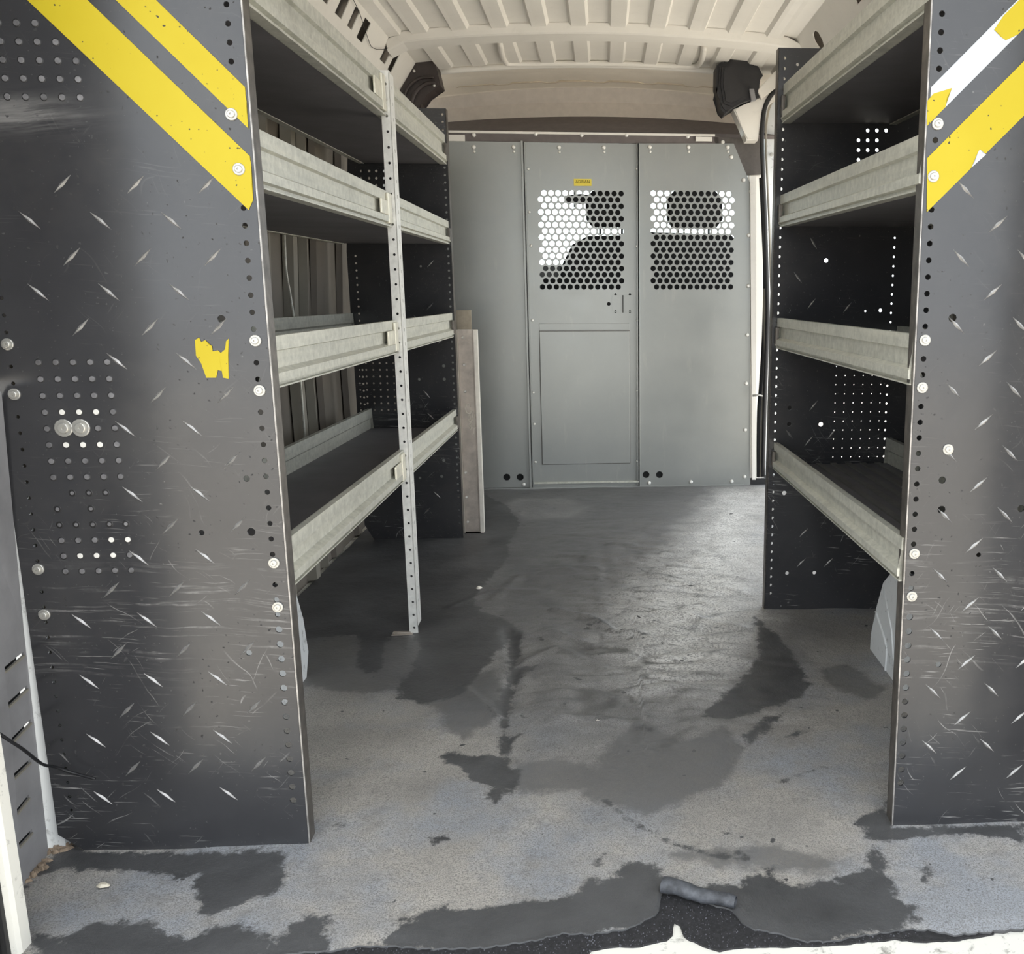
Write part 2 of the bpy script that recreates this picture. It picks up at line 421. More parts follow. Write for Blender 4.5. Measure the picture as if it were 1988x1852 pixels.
def line_d(px_line, X, Y):
    P = np.array([onZ(*p)[:2] for p in px_line]); d = np.full(X.shape, 1e9)
    for a, b in zip(P[:-1], P[1:]):
        e = b - a; L = (e @ e) + 1e-12; t = np.clip(((X-a[0])*e[0] + (Y-a[1])*e[1]) / L, 0, 1)
        d = np.minimum(d, np.hypot(X-a[0]-t*e[0], Y-a[1]-t*e[1]))
    return d
stain_shades = [
    [(590,1245),(640,1240),(690,1238),(700,1262),(690,1300),(715,1312),(740,1300),(745,1262),(755,1240),(800,1236),(812,1260),(800,1300),(775,1330),(775,1360),(830,1368),(900,1352),(930,1310),(985,1250),(1010,1225),(975,1205),(935,1190),(920,1165),(955,1120),(990,1080),(985,1060),(1010,1015),(985,985),(940,960),(600,960),(300,1000),(350,1320)],  # under the left shelves: painted shade together with real staining
    [(985,1225),(1020,1230),(1000,1300),(1040,1300),(1000,1330),(985,1395),(975,1395),(960,1385),(975,1340),(990,1290)],
    [(848,1470),(880,1462),(930,1470),(972,1470),(975,1400),(985,1400),(985,1470),(990,1490),(1010,1500),(1000,1530),(960,1560),(940,1545),(950,1530),(915,1515),(880,1490)],
    [(1465,1200),(1500,1225),(1540,1270),(1575,1330),(1545,1360),(1500,1380),(1430,1400),(1360,1395),(1440,1330),(1475,1280)],  # shadow of the right unit's far panel, painted on the mat
    [(1440,1430),(1480,1400),(1525,1385),(1500,1420),(1450,1450)],
    [(690,1845),(740,1818),(810,1780),(840,1768),(900,1768),(970,1760),(1040,1752),(1110,1738),(1140,1712),(1200,1708),(1215,1680),(1270,1678),(1290,1705),(1350,1718),(1390,1725),(1430,1722),(1470,1700),(1520,1712),(1560,1725),(1600,1715),(1690,1690),(1735,1715),(1740,1740),(1770,1770),(1790,1790),(1740,1808),(1560,1840),(1285,1790),(1000,1850)],
    [(40,1735),(60,1710),(130,1690),(200,1695),(270,1690),(330,1710),(380,1705),(370,1740),(390,1770),(420,1775),(450,1765),(500,1755),(550,1735),(560,1700),(548,1652),(400,1655),(180,1662),(130,1640)],
    [(55,1800),(130,1830),(170,1800),(240,1790),(300,1800),(360,1840),(420,1800),(470,1795),(530,1830),(570,1800),(600,1780),(640,1790),(640,1850),(400,1880),(60,1880)],
    [(1665,1590),(1720,1565),(1735,1610),(1988,1604),(1988,1640),(1940,1630),(1860,1625),(1780,1628),(1720,1640),(1680,1630)],
    [(1685,1660),(1700,1650),(1722,1668),(1720,1685),(1695,1690),(1678,1675)],
    [(1745,1752),(1775,1755),(1780,1775),(1755,1772)], [(1787,1685),(1800,1680),(1805,1700),(1793,1715)],
    [(640,1600),(655,1595),(668,1605),(655,1615)], [(830,1630),(850,1622),(862,1632),(842,1642)], [(1150,1675),(1170,1662),(1175,1668),(1158,1685)],
    [(1415,1655),(1440,1650),(1445,1665),(1425,1668)], [(1405,1620),(1420,1615),(1425,1625),(1412,1630)], [(1480,1690),(1500,1685),(1512,1720),(1495,1720)],
]
sd = np.full(X.shape, -1e9)
for s in stain_shades: sd = np.maximum(sd, poly_sd(s, X, Yg))
sd = np.maximum(sd, .0035 - line_d([(1168,1555),(1230,1600),(1300,1640),(1380,1665),(1450,1672)], X, Yg))
sd = np.maximum(sd, .004 - line_d([(980,1400),(978,1440),(985,1478)], X, Yg))
for l in ([(1070,1188),(1130,1200),(1200,1232),(1262,1243)], [(985,1290),(1005,1330),(960,1395),(940,1360)], [(1005,1320),(1040,1300)], [(1230,1410),(1262,1422)], [(980,1450),(1010,1430)], [(1520,1520),(1560,1505),(1610,1490)], [(1510,1440),(1560,1425)]):
    sd = np.maximum(sd, .0022 - line_d(l, X, Yg))
stain = np.clip(.5 + sd / .35, 0, 1)
damps = [[(560,1330),(640,1345),(720,1348),(765,1345),(800,1330),(850,1345),(900,1340),(900,1240),(590,1232),(500,1240)],
    [(1125,1550),(1140,1500),(1200,1440),(1235,1400),(1330,1440),(1400,1415),(1445,1455),(1420,1510),(1380,1535),(1310,1570),(1255,1592),(1190,1568)],
    [(780,1350),(960,1300),(1000,1370),(960,1400),(900,1440),(860,1420),(850,1380)], [(1000,1485),(1100,1480),(1180,1500),(1150,1540),(1020,1545),(990,1520)],
    [(1590,1300),(1640,1290),(1725,1340),(1700,1360),(1640,1350),(1600,1330)], [(1270,1660),(1500,1640),(1650,1680),(1600,1700),(1400,1690)]]
dsd = np.full(X.shape, -1e9)
for l in damps: dsd = np.maximum(dsd, poly_sd(l, X, Yg))
far_shade = 1 / (1 + np.exp(-poly_sd([(860,940),(1360,940),(1330,985),(1200,1080),(1130,1180),(1030,1220),(900,1230),(880,1100)], X, Yg) / .10)) * np.clip(1 - np.exp(-np.maximum(-poly_sd([(985,985),(1010,972),(1090,970),(1140,985),(1100,1005),(1030,1008)], X, Yg), 0)/.02), .25, 1)  # far floor tinted dark, painting the falloff of the door light
damp = np.clip(.5 + dsd / .35, 0, 1)
dark = 1 / (1 + np.exp(-(poly_sd([(640,1340),(760,1350),(960,1395),(1100,1530),(1180,1560),(1320,1560),(1440,1450),(1560,1370),(1620,1230),(1520,1180),(1480,1160),(1480,930),(900,930),(640,1000)], X, Yg)) / .07))  # deeper floor: same rubber, its weaker light put into the colour
dust_light = 1 / (1 + np.exp(-poly_sd([(1400,950),(1482,950),(1482,1190),(1440,1290),(1380,1345),(1250,1345),(1215,1300),(1200,1180),(1300,1080)], X, Yg) / .11))  # sliding-door light painted in as pale colour, along with dusty wear
Z = np.zeros_like(X)
folds = [([(1075,1190),(1130,1200),(1200,1235),(1260,1245)], .016, .006), ([(1020,1240),(1075,1235),(1160,1262),(1230,1262)], .014, .004),
         ([(1000,1300),(1080,1270),(1170,1300)], .016, .004), ([(1165,1060),(1185,1150),(1200,1250),(1220,1350),(1225,1440)], .02, -.002),
         ([(985,1230),(1000,1300),(978,1400),(980,1480)], .018, -.005), ([(1080,1230),(1085,1350),(1070,1470)], .05, .006),
         ([(1230,1345),(1330,1350),(1400,1345)], .02, .004), ([(1230,1410),(1160,1400),(1090,1405)], .014, .004), ([(900,1340),(960,1390),(975,1400)], .014, .004),
         ([(880,1180),(960,1150),(1040,1150)], .018, .003), ([(1260,1120),(1340,1140),(1440,1150)], .018, .003), ([(1250,1190),(1330,1200),(1440,1225)], .018, .004),
         ([(1300,1280),(1380,1275),(1450,1290)], .018, .003), ([(1090,1080),(1180,1090),(1290,1080)], .02, .003), ([(960,1165),(1010,1120),(1100,1110)], .02, .003)]
for l, wd, h in folds: Z += 1.5 * h * np.exp(-(line_d(l, X, Yg) / wd) ** 2)
reg = dark * np.clip((Yg - 1.6) / .5, 0, 1)
rs = np.random.RandomState(5)
def vnoise(sx, sy, ang=0.0):
    c, s_ = math.cos(ang), math.sin(ang)
    u = (X*c + Yg*s_) / sx + 40; v = (-X*s_ + Yg*c) / sy + 90
    G = rs.rand(220, 260); iu, iv = np.floor(u).astype(int), np.floor(v).astype(int); fu, fv = u - iu, v - iv
    fu = fu*fu*(3-2*fu); fv = fv*fv*(3-2*fv); iu %= 218; iv %= 258
    return (G[iu, iv]*(1-fu) + G[iu+1, iv]*fu)*(1-fv) + (G[iu, iv+1]*(1-fu) + G[iu+1, iv+1]*fu)*fv
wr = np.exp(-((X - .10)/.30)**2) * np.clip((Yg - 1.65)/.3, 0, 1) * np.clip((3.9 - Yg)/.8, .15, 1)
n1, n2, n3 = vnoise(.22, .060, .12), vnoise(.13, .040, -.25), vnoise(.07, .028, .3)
crease = wr * np.maximum(np.exp(-((n1 - .5)/.035)**2), .8*np.exp(-((n2 - .5)/.04)**2))  # wrinkle valleys: dirt plus fold shading painted as dark lines
Z += wr * (.016*np.abs(vnoise(.22, .060, .12) - .5) + .015*np.abs(vnoise(.13, .040, -.25) - .5) + .008*np.abs(vnoise(.07, .028, .3) - .5))
Z += .0012*vnoise(.03, .03)
Z += .0012*np.sin(X*13+Yg*5) + .001*np.sin(X*29-Yg*17) + .003
Z += .0025*np.exp(-((Yg - yf[None, :]) / .012) ** 2) * (.5 + .5*np.sin(X*31+1))
Z = np.maximum(Z, 0.0) * (1 - .9*np.exp(-((Yg - yf[None, :]) / .018) ** 2))
nr, nc = X.shape
V = np.stack([X, Yg, Z], -1).reshape(-1, 3)
idx = np.arange(nr*nc).reshape(nr, nc)
top = np.stack([idx[:-1, :-1], idx[:-1, 1:], idx[1:, 1:], idx[1:, :-1]], -1).reshape(-1, 4)
lowv = V[idx[0, :]].copy(); lowv[:, 2] = -.0058; lowv[:, 1] += .002
base = len(V); V = np.concatenate([V, lowv]); stain[0, :] = 1.0
skirt = np.stack([idx[0, 1:], idx[0, :-1], base + np.arange(nc-1), base + 1 + np.arange(nc-1)], -1)
Q = np.concatenate([top, skirt])
me = bpy.data.meshes.new('floor_mat')
me.vertices.add(len(V)); me.vertices.foreach_set('co', V.astype(np.float32).ravel())
me.loops.add(Q.size); me.loops.foreach_set('vertex_index', Q.astype(np.int32).ravel())
me.polygons.add(len(Q)); me.polygons.foreach_set('loop_start', np.arange(0, Q.size, 4, dtype=np.int32)); me.polygons.foreach_set('loop_total', np.full(len(Q), 4, dtype=np.int32))
me.update(calc_edges=True); me.validate()
for nm, arr in (('stain', stain), ('dark', dark), ('dust_light', dust_light), ('damp', damp), ('crease', crease), ('far_shade', far_shade)):
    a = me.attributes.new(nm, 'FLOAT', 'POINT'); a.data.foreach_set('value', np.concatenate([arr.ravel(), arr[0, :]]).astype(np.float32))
me.polygons.foreach_set('use_smooth', np.ones(len(Q), bool))
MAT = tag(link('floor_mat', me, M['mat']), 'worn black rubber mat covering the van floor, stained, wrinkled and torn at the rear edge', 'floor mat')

# rolled back flap of the torn mat
bm = bmesh.new()
p0, p1 = onZ(1287, 1722, .008), onZ(1428, 1758, .006)
path = [p0.lerp(p1, t) + Vector((0, 0, .002*math.sin(t*9))) for t in np.linspace(0, 1, 12)]
ax = (p1 - p0).normalized(); side = ax.cross(Vector((0, 0, 1))).normalized()
rings = []
for i, p in enumerate(path):
    rr = .0125 - .003*(i/11) + .0006*math.sin(i*2.1)
    ring = []
    for k in range(20):
        a = -1.2 + k/19 * 7.6; q = rr * (1 - .035*k/2.2*.6)
        ring.append(bm.verts.new(p + side*(math.cos(a)*q*1.15) + Vector((0, 0, math.sin(a)*q + .005))))
    rings.append(ring)
for a, b in zip(rings[:-1], rings[1:]):
    for k in range(19): bm.faces.new((a[k], a[k+1], b[k+1], b[k]))
o = link('curled_flap', mesh_of(bm, 'curled_flap', True), simple('scuffed rubber underside', '#4B4D52', .5, 0, .5, 70, .4), MAT)
o['label'] = 'torn strip of mat curled into a roll'

# gritty residue between mat edge and sill
res_px = [(420,1880),(640,1846),(700,1838),(830,1842),(940,1838),(1040,1822),(1090,1808),(1220,1798),(1262,1775),(1280,1760),(1282,1722),(1352,1745),(1430,1766),(1445,1790),(1520,1808),(1620,1822),(1700,1810),(1800,1804),(1850,1814),(1930,1806),
          (1930,1812),(1850,1826),(1800,1829),(1740,1824),(1640,1832),(1540,1836),(1450,1840),(1400,1845),(1370,1838),(1345,1828),(1325,1818),(1318,1796),(1310,1790),(1304,1800),(1306,1815),(1298,1826),(1270,1830),(1240,1836),(1190,1838),(1150,1844),(1140,1858),(900,1880)]
rp = [onZ(x, y, -.004) for x, y in res_px]
jit = [(p.x + rnd.uniform(-.0025, .0025), p.y + rnd.uniform(-.0015, .0015)) for p in rp]
pts = list(jit)
dense = []
for a, b in zip(pts, pts[1:] + pts[:1]):
    m = max(1, int(math.dist(a, b) / .008))
    for k in range(m):
        t = k/m; dense.append((a[0]+(b[0]-a[0])*t + rnd.uniform(-.0012, .0012), a[1]+(b[1]-a[1])*t + rnd.uniform(-.0015, .0015)))
me = plate_mesh(dense, [], .004, lambda u, v, w_: (u, v, -.0068 + w_), 'adhesive_residue')
link('adhesive_residue', me, M['residue'], FLOOR, 'stuff')
bm = bmesh.new()
RX = np.array([p[0] for p in dense]); RY = np.array([p[1] for p in dense])
def in_res(x, y):
    c = False; n = len(RX)
    for i in range(n):
        j = i - 1
        if (RY[i] > y) != (RY[j] > y) and x < (RX[j]-RX[i])*(y-RY[i])/(RY[j]-RY[i]) + RX[i]: c = not c
    return c
cnt = 0
for i in range(9000):
    x, y = rnd.uniform(RX.min(), .45), rnd.uniform(1.13, RY.max())
    if cnt > 1900 or not in_res(x, y): continue
    cnt += 1; sz = rnd.uniform(.0008, .0026)
    vs = [bm.verts.new((x + math.cos(a)*sz, y + math.sin(a)*sz, -.0040)) for a in (rnd.random(), 2.2 + rnd.random()*.5, 4.2 + rnd.random()*.6)] + [bm.verts.new((x, y, -.0038 + sz*rnd.uniform(.6, 1.3)))]
    for f in ((0,1,3),(1,2,3),(2,0,3)): bm.faces.new([vs[k] for k in f])
link('grit', mesh_of(bm, 'grit'), simple('loose black grit', '#5B5B60', .45, 0, .7, 300), FLOOR, 'stuff')

# ---- roof: skin with lowered bands, bow, front header, side rails
def roofz(x): return 1.895 - .045 * ((x - VC) / .78) ** 2
def roof_strip(name, x0, x1, y0, y1, dz, th, mat, parent=None, n=6, chamf=.006, kind=None):
    """band of sheet that follows the arch of the roof; dz below the skin"""
    xs_ = np.linspace(x0, x1, n)
    secs = []
    for y in (y0, y1):
        low = [(x, y, roofz(x) - dz) for x in xs_]
        low[0] = (x0 + chamf, y, low[0][2]); low[-1] = (x1 - chamf, y, low[-1][2])
        up = [(x, y, roofz(x) - dz + th) for x in xs_[::-1]]
        secs.append(low + up)
    return loft(name, secs, mat, parent, kind=kind)
CEIL = roof_strip('ceiling', -.80, .77, .95, 4.42, 0, .02, M['ceil'], None, 18, 0, 'structure')
for k in range(-1, 11):
    xn = -.745 + .147*k                                   # centre of a recessed channel
    a, b = xn + .036, xn + .111
    if a < -.80 or b > .78: continue
    roof_strip('roof_band', a, b, 1.0, 3.735, .014, .014, M['ceil'], CEIL, 4, .010)
    roof_strip('roof_band', a, b, 3.93, 4.30, .012, .012, M['ceil'], CEIL, 4, .010)
roof_strip('roof_band', -.80, -.737, 1.0, 3.735, .014, .014, M['ceil'], CEIL, 3, .008)
# pressed frame around the front roof pan
fr = smooth_path([(-.40,3.95,0),(-.41,4.22,0),(-.36,4.30,0),(.0,4.31,0),(.36,4.30,0),(.42,4.22,0),(.41,3.95,0)], 6)
tube('pressed_frame', [(p.x, p.y, roofz(p.x) - .012) for p in fr], .012, M['ceil'], CEIL, 8)
# bow: hat section, turning down at its ends into the rails
bow = []
for x in np.linspace(-.80, .765, 26):
    e = max(0, abs(x - VC) - .70) / .08
    z = roofz(x) - .035 - .02*min(1, e)**2
    y = 3.80 + .02*min(1, e)
    bow.append([(x, y-.075, z+.030), (x, y-.06, z+.004), (x, y-.05, z), (x, y+.045, z-.002), (x, y+.06, z+.004), (x, y+.07, z+.028), (x, y+.09, z+.030), (x, y+.09, z+.034), (x, y-.075, z+.034)])
loft('roof_bow', bow, M['ceil'], CEIL)
bm = bmesh.new()
for x in (-.62,-.31,-.12,.03,.19,.36,.52):
    add_box(bm, x-.012, x+.012, 3.885, 3.895, roofz(x)-.022, roofz(x)-.010)
link('bow_slot', mesh_of(bm, 'bow_slot'), M['hole'], CEIL, 'stuff')
# second thin bow line and front roof edge
def cross_tube(name, y, dz, r, x0=-.74, x1=.71, mat=None, squash=1.0):
    tube(name, [(x, y, roofz(x) - dz) for x in np.linspace(x0, x1, 18)], r, mat or M['ceil'], CEIL, 8)
cross_tube('roof_edge_bead', 4.345, .010, .014)
# header panel over the cab: creases with pressed notches
def header(x):                                           # profile, y bulges back a little at the sides
    c = .03 * ((x - VC) / .7) ** 2
    d = roofz(x) - 1.895
    return [(x, 4.33, 1.90 + d), (x, 4.36, 1.874 + d), (x, 4.42, 1.872 + d), (x, 4.50 , 1.862 + d - c*.2), (x, 4.56, 1.852 + d - c*.2), (x, 4.60, 1.846 + d - c*.3), (x, 4.62, 1.83 + d - c*.3), (x, 4.63, 1.88 + d), (x, 4.40, 1.92 + d)]
loft('trim_2', [header(x) for x in np.linspace(-.80, .77, 20)], simple('tan header panel', '#F0E8DA', .5, 0, .05, 8), kind='structure')
hx = [onY(px, 157, 4.52).x for px in (860, 885, 960, 990, 1055, 1082, 1150, 1178, 1245, 1273, 1330, 1360, 1395)]
path = []
for i, x in enumerate(hx):
    yy = 4.525 if i % 2 else 4.545
    for q in (x - .012, x + .012):
        path.append((q, yy if q > x else (4.545 if i % 2 else 4.525), 1.855 + roofz(q) - 1.895))
tube('header_ridge', path, .0045, simple('tan header notch', '#C9BBA6', .5), bpy.data.objects['trim_2'])
# headliner face and its dark lower edge
def hl(x):
    c = .035 * ((x - VC) / .7) ** 2
    return [(x, 4.60, 1.862 - c), (x, 4.615, 1.78 - c), (x, 4.59, 1.722 - c*.9), (x, 4.585, 1.708 - c*.9), (x, 4.61, 1.700 - c*.9), (x, 4.66, 1.72), (x, 4.66, 1.87)]
HEAD = loft('wall_front', [hl(x) for x in np.linspace(-.84, .80, 20)], M['headliner'], kind='structure', smooth=False)
def hd(x):
    c = .03 * ((x - VC) / .7) ** 2
    return [(x, 4.585, 1.712 - c), (x, 4.46, 1.662 - c), (x, 4.37, 1.612 - c*.3), (x, 4.40, 1.590), (x, 4.62, 1.66)]
loft('headliner_edge', [hd(x) for x in np.linspace(-.84, .80, 20)], M['headdark'], HEAD)
# cab roof
box('ceiling_cab', -.9, .86, 4.64, 5.75, 1.80, 1.86, M['headliner'], kind='structure').name = 'ceiling_front'

# rails between roof and walls, with stamped windows
def rail(side):
    s = -1 if side == 'left' else 1
    a = Vector((VC + s*.758, 0, 1.852)); b = Vector((VC + s*.835, 0, 1.735))
    n2 = (b - a).normalized(); L = (b - a).length
    nout = Vector((s*.83, 0, .55)).normalized()
    def fm(u, v, w_): q = a + n2*v + nout*w_; return (q.x, u, q.z)
    def quad(y, v0, v1, dy, sk=.018): return [(y-dy, v0), (y+dy, v0), (y+dy+sk, v1), (y-dy+sk, v1)]
    if side == 'left':
        holes = [quad(3.20, .028, .100, .036), quad(3.335, .035, .100, .028), quad(3.47, .035, .105, .038), quad(3.80, .03, .10, .042), quad(3.93, .03, .105, .03), quad(3.05, .03, .1, .03)]
    else:
        holes = [[(3.49,.05),(3.515,.036),(3.55,.04),(3.572,.06),(3.565,.092),(3.54,.105),(3.51,.1),(3.492,.08)], quad(3.72, .06, .085, .008), quad(3.0, .04, .09, .03)]
    o = link('trim_3' if s < 0 else 'trim_4', plate_mesh([(1.0,0),(4.30,0),(4.30,L),(1.0,L)], holes, .003, fm, 'rail'), M['ceil'], None, 'structure')
    # inner lip towards the roof
    secs = []
    for y in (1.0, 4.30):
        secs.append([(a.x, y, a.z), (a.x - s*.03, y, a.z + .012), (a.x - s*.03, y, a.z + .02), (a.x + s*.01, y, a.z + .03), (a.x+s*.01, y, a.z+.006)])
    loft('rail_lip', secs, M['ceil'], o)
    # closed box behind the rail so its windows read dark
    loft('rail_back', [[(a.x + s*.012, y, a.z + .045), (a.x + s*.12, y, a.z - .11), (a.x + s*.125, y, a.z - .11), (a.x + s*.017, y, a.z + .05)] for y in (1.0, 4.30)], M['wall'], o)
    # lower rail flank down to the wall
    secs = [[(b.x, y, b.z), (b.x + s*.012, y, b.z - .07), (b.x + s*.03, y, b.z - .10), (b.x + s*.033, y, b.z - .10), (b.x + s*.015, y, b.z - .07), (b.x + s*.003, y, b.z)] for y in (1.0, 4.25)]
    loft('rail_flank', secs, M['ceil'], o)
    return o
RL = rail('left'); RR = rail('right')
for s_, nm in ((-1, 'trim_10'), (1, 'trim_11')):
    loft(nm, [[(VC + s_*.77, y, 1.93), (VC + s_*.90, y, 1.90), (VC + s_*1.0, y, 1.60), (VC + s_*1.0, y, 1.655), (VC + s_*.925, y, 1.925), (VC + s_*.77, y, 1.95)] for y in (.97, 5.0)], M['body'], None, kind='structure')
tube('wire', smooth_path([(-.775,3.02,1.835),(-.79,3.3,1.815),(-.812,3.5,1.785),(-.822,3.62,1.772),(-.806,3.72,1.79),(-.79,3.78,1.815)], 5), .0012, M['rubber'], RL, 6)

# ---- side walls
def wall(side, y0, y1, name):
    s = -1 if side == 'left' else 1
    prof = [(.905, 1.66), (.935, 1.25), (.952, .75), (.95, .2), (.935, -.06)]
    secs = []
    for y in (y0, y1):
        inn = [(VC + s*x, y, z) for x, z in prof]; out = [(VC + s*(x + .02), y, z) for x, z in prof[::-1]]
        secs.append(inn + out)
    return loft(name, secs, M['wall'], None, kind='structure')
WL = wall('left', 1.44, 4.45, 'wall_left')
WR = wall('right', 1.44, 2.74, 'wall_right')
def rib(par, s, yc, wd, dep, z0, z1, mat):
    secs = []
    for z in (z0, (z0+z1)/2, z1):
        xw = np.interp(z, [-.01, .2, .75, 1.25, 1.66], [.94, .95, .952, .935, .905])
        x = VC + s*xw
        secs.append([(x, yc - wd/2, z), (x - s*dep, yc - wd/2 + .008, z), (x - s*dep, yc + wd/2 - .008, z), (x, yc + wd/2, z)])
    loft('wall_rib', secs, mat, par)
for yc, wd, dep in ((1.62,.07,.02),(1.95,.05,.02),(2.30,.05,.02),(2.60,.08,.016),(2.745,.03,.018),(2.93,.055,.03),(3.06,.02,.025),(3.22,.10,.018),(3.5,.06,.02),(3.9,.08,.02)):
    rib(WL, -1, yc, wd, dep, -.0, 1.64, M['wallrib'] if wd < .06 else M['wall'])
for yc, wd, dep in ((1.7,.07,.02),(2.1,.06,.02),(2.5,.07,.02)):
    rib(WR, 1, yc, wd, dep, -.0, 1.64, M['wallrib'])
tube('wire', smooth_path([(-.925,2.86,1.3),(-.915,2.79,1.0),(-.918,2.82,.9),(-.915,2.84,.75),(-.92,2.86,.45)], 5), .004, M['galv'], WL, 6)

# ---- wheel housings
def wheel(side):
    s = -1 if side == 'left' else 1
    xi = -.722 if s < 0 else .680
    xo = VC + s*.945
    prof = [(1.46,-.01),(1.50,.17),(1.60,.28),(1.78,.325),(1.95,.315),(2.07,.275),(2.155,.21),(2.20,.13),(2.235,.045),(2.236,-.01)] if s > 0 else [(1.46,-.01),(1.50,.17),(1.60,.28),(1.78,.325),(1.92,.315),(2.03,.275),(2.095,.235),(2.135,.15),(2.153,.06),(2.12,-.01)]
    a = [(xi, y, z) for y, z in prof]; a2 = [(xi + s*.02, y if z < 0 else y*.9992, z + .008 if z > 0 else z) for y, z in prof]; b = [(xo, y, z + .008 if z > 0 else z) for y, z in prof]
    o = loft('trim_5' if s < 0 else 'trim_6', [a, a2, b], M['body'], None, kind='structure')
    # pressed bead lines on the inner face
    if s < 0: return o
    tube('pressed_bead', smooth_path([(xi, 2.20, .12), (xi, 2.13, .085), (xi, 2.10, .06), (xi, 2.10, -.0)], 4), .004, M['body'], o, 6)
    tube('pressed_bead', [(xi, 2.15, .20), (xi, 2.07, .12), (xi, 2.03, .02)], .003, M['body'], o, 6)
    return o
wheel('left'); wheel('right')

# ---- rear door aperture: jamb, corner trim with louvres (left), unseen rear doors placed to bound the panel reflections
def jamb(side):
    s = -1 if side == 'left' else 1
    x = VC + s*.803
    secs = []
    for z in (-.02, .6, 1.2, 1.75):
        t = max(0, z - .8) * .06 * s
        secs.append([(x - t, 1.185, z), (x + s*.003 - t, 1.178, z), (x + s*.012 - t, 1.176, z), (x + s*.015 - t, 1.18, z), (x + s*.015 - t, 1.205, z), (x - t, 1.205, z)])
    return loft('wall_rear_' + side, secs, M['sill'], None, kind='structure')
JL = jamb('left'); JR = jamb('right')
tube('door_seal', [(VC - .838, 1.16, -.03), (VC - .838, 1.16, .8), (VC - .80, 1.16, 1.7)], .014, M['rubber'], JL)
tube('door_seal', [(VC + .838, 1.16, -.03), (VC + .838, 1.16, .8), (VC + .80, 1.16, 1.7)], .014, M['rubber'], JR)
for s_, J in ((-1, JL), (1, JR)):
    x = VC + s_*.813
    box('seal_channel', x, x + s_*.16, 1.165, 1.20, -.30, 1.74, M['rubber'], J, .004)
box('ceiling_rear', -.86, .82, 1.0, 1.06, 1.76, 1.90, M['ceil'], kind='structure')

# left corner trim: a leaning plastic panel with five slots, behind it white body corner
TL = thing('corner_trim', 'grey plastic trim panel with slanted louvre slots at the left rear corner', 'trim panel', (0, 0, 0))
pa, pb = Vector((-.914, 1.205, 0)), Vector((-.924, 1.424, 0))
ut = (pb - pa).normalized(); LT = (pb - pa).length; nt_ = Vector((-ut.y, ut.x, 0)) * -1
if nt_.x < 0: nt_ = -nt_
def tm(u, v, w_):
    q = pa + ut*u - nt_*w_; bul = .006*math.sin(min(1, max(0, u/LT))*math.pi) + .028*min(1, v/.76)**1.5
    return tuple(q + nt_*bul + Vector((0, 0, v)))
slots = []
for u0, v0, u1, v1 in ((.150,.335,.205,.385),(.150,.262,.212,.322),(.150,.180,.207,.222),(.150,.112,.195,.146),(.150,.052,.188,.080)):
    slots.append([(u0, v0), (u1, v1), (u1, v1+.010), (u0, v0+.010)])
slots2 = []
for px0, py0, px1, py1 in ((4,1300,76,1246),(14,1368,80,1314),(24,1437,70,1395),(30,1506,65,1476),(37,1575,63,1545),(42,1640,70,1612)):
    def uv(px, py):
        v = ray(px, py); n = Vector((nt_.x, nt_.y, 0)); t = (pa + nt_*.010 - CAM).dot(n) / v.dot(n); q = CAM + v*t
        return ((q - pa).dot(ut), q.z)
    (a0, b0), (a1, b1) = uv(px0, py0), uv(px1, py1)
    if a1 > LT - .006: b1 = b0 + (b1-b0)*(LT-.006-a0)/(a1-a0); a1 = LT - .006
    slots2.append([(a0, b0-.004), (a1, b1-.004), (a1, b1+.003), (a0, b0+.004)])
slots2 = [s for s in slots2 if all(.001 < p[0] < LT - .001 and p[1] > .01 for p in s)]
us = [i/16*LT for i in range(17)]
outl = [(u, .005) for u in us] + [(LT, .40), (LT*.985, .765)] + [(u, .775) for u in us[::-1][1:]]
link('panel', plate_mesh(outl, slots2, .004, tm, 'panel'), M['trimgrey'], TL)
bm = bmesh.new()
for s in slots2:
    (a0, b0), (a1, b1) = s[0], s[1]
    add_prism(bm, [tm(a0, b0-.002, -.0015), tm(a1, b1-.002, -.0015), tm(a1, b1+.0012, -.0015), tm(a0, b0+.0012, -.0015)], tuple(-nt_*.003))
link('louvre_lip', mesh_of(bm, 'louvre_lip'), M['wallrib'], TL, 'stuff')
link('backing', plate_mesh([(0.0,.01),(LT,.01),(LT,.4),(LT,.76),(0.0,.76),(0.0,.4)], [], .003, lambda u, v, w_: tuple(Vector(tm(u, v, .016 + w_))), 'backing'), M['hole'], TL)
box('upper_trim', -.97, -.92, 1.21, 1.43, .78, 1.70, M['trimgrey'], TL, .008)
# white body corner behind the trim
secs = []
for z in (-.01, .03, .12, .2, .3, .6):
    b = .012*math.sin(max(0, min(1, z/.3))*math.pi)
    secs.append([(-.905 - .0 + b*.4, 1.438, z), (-.93, 1.436, z), (-.965, 1.436, z), (-.965, 1.46, z), (-.90 + b*.4, 1.46, z)])
loft('trim_7', secs, M['body'], None, kind='structure')

def rear_door(side):
    s = -1 if side == 'left' else 1
    o = box('door_1' if s < 0 else 'door_2', s*.03, s*.09, -.80, .0, -.12, 1.78, M['body'], kind='structure', bev=.012)
    box('inner_panel', s*.012, s*.03, -.74, -.06, -.04, .95, M['trimgrey'], o, .006)
    box('window_surround', s*.012, s*.03, -.74, -.06, 1.0, 1.70, M['black'], o, .006)
    box('handle', -s*.012, s*.012, -.68, -.62, .55, .75, M['black'], o, .006)
    o.location = (-.79 if s < 0 else .745, 1.10, 0); o.rotation_euler = (0, 0, s*math.radians(36))
    return o
rear_door('left'); rear_door('right')

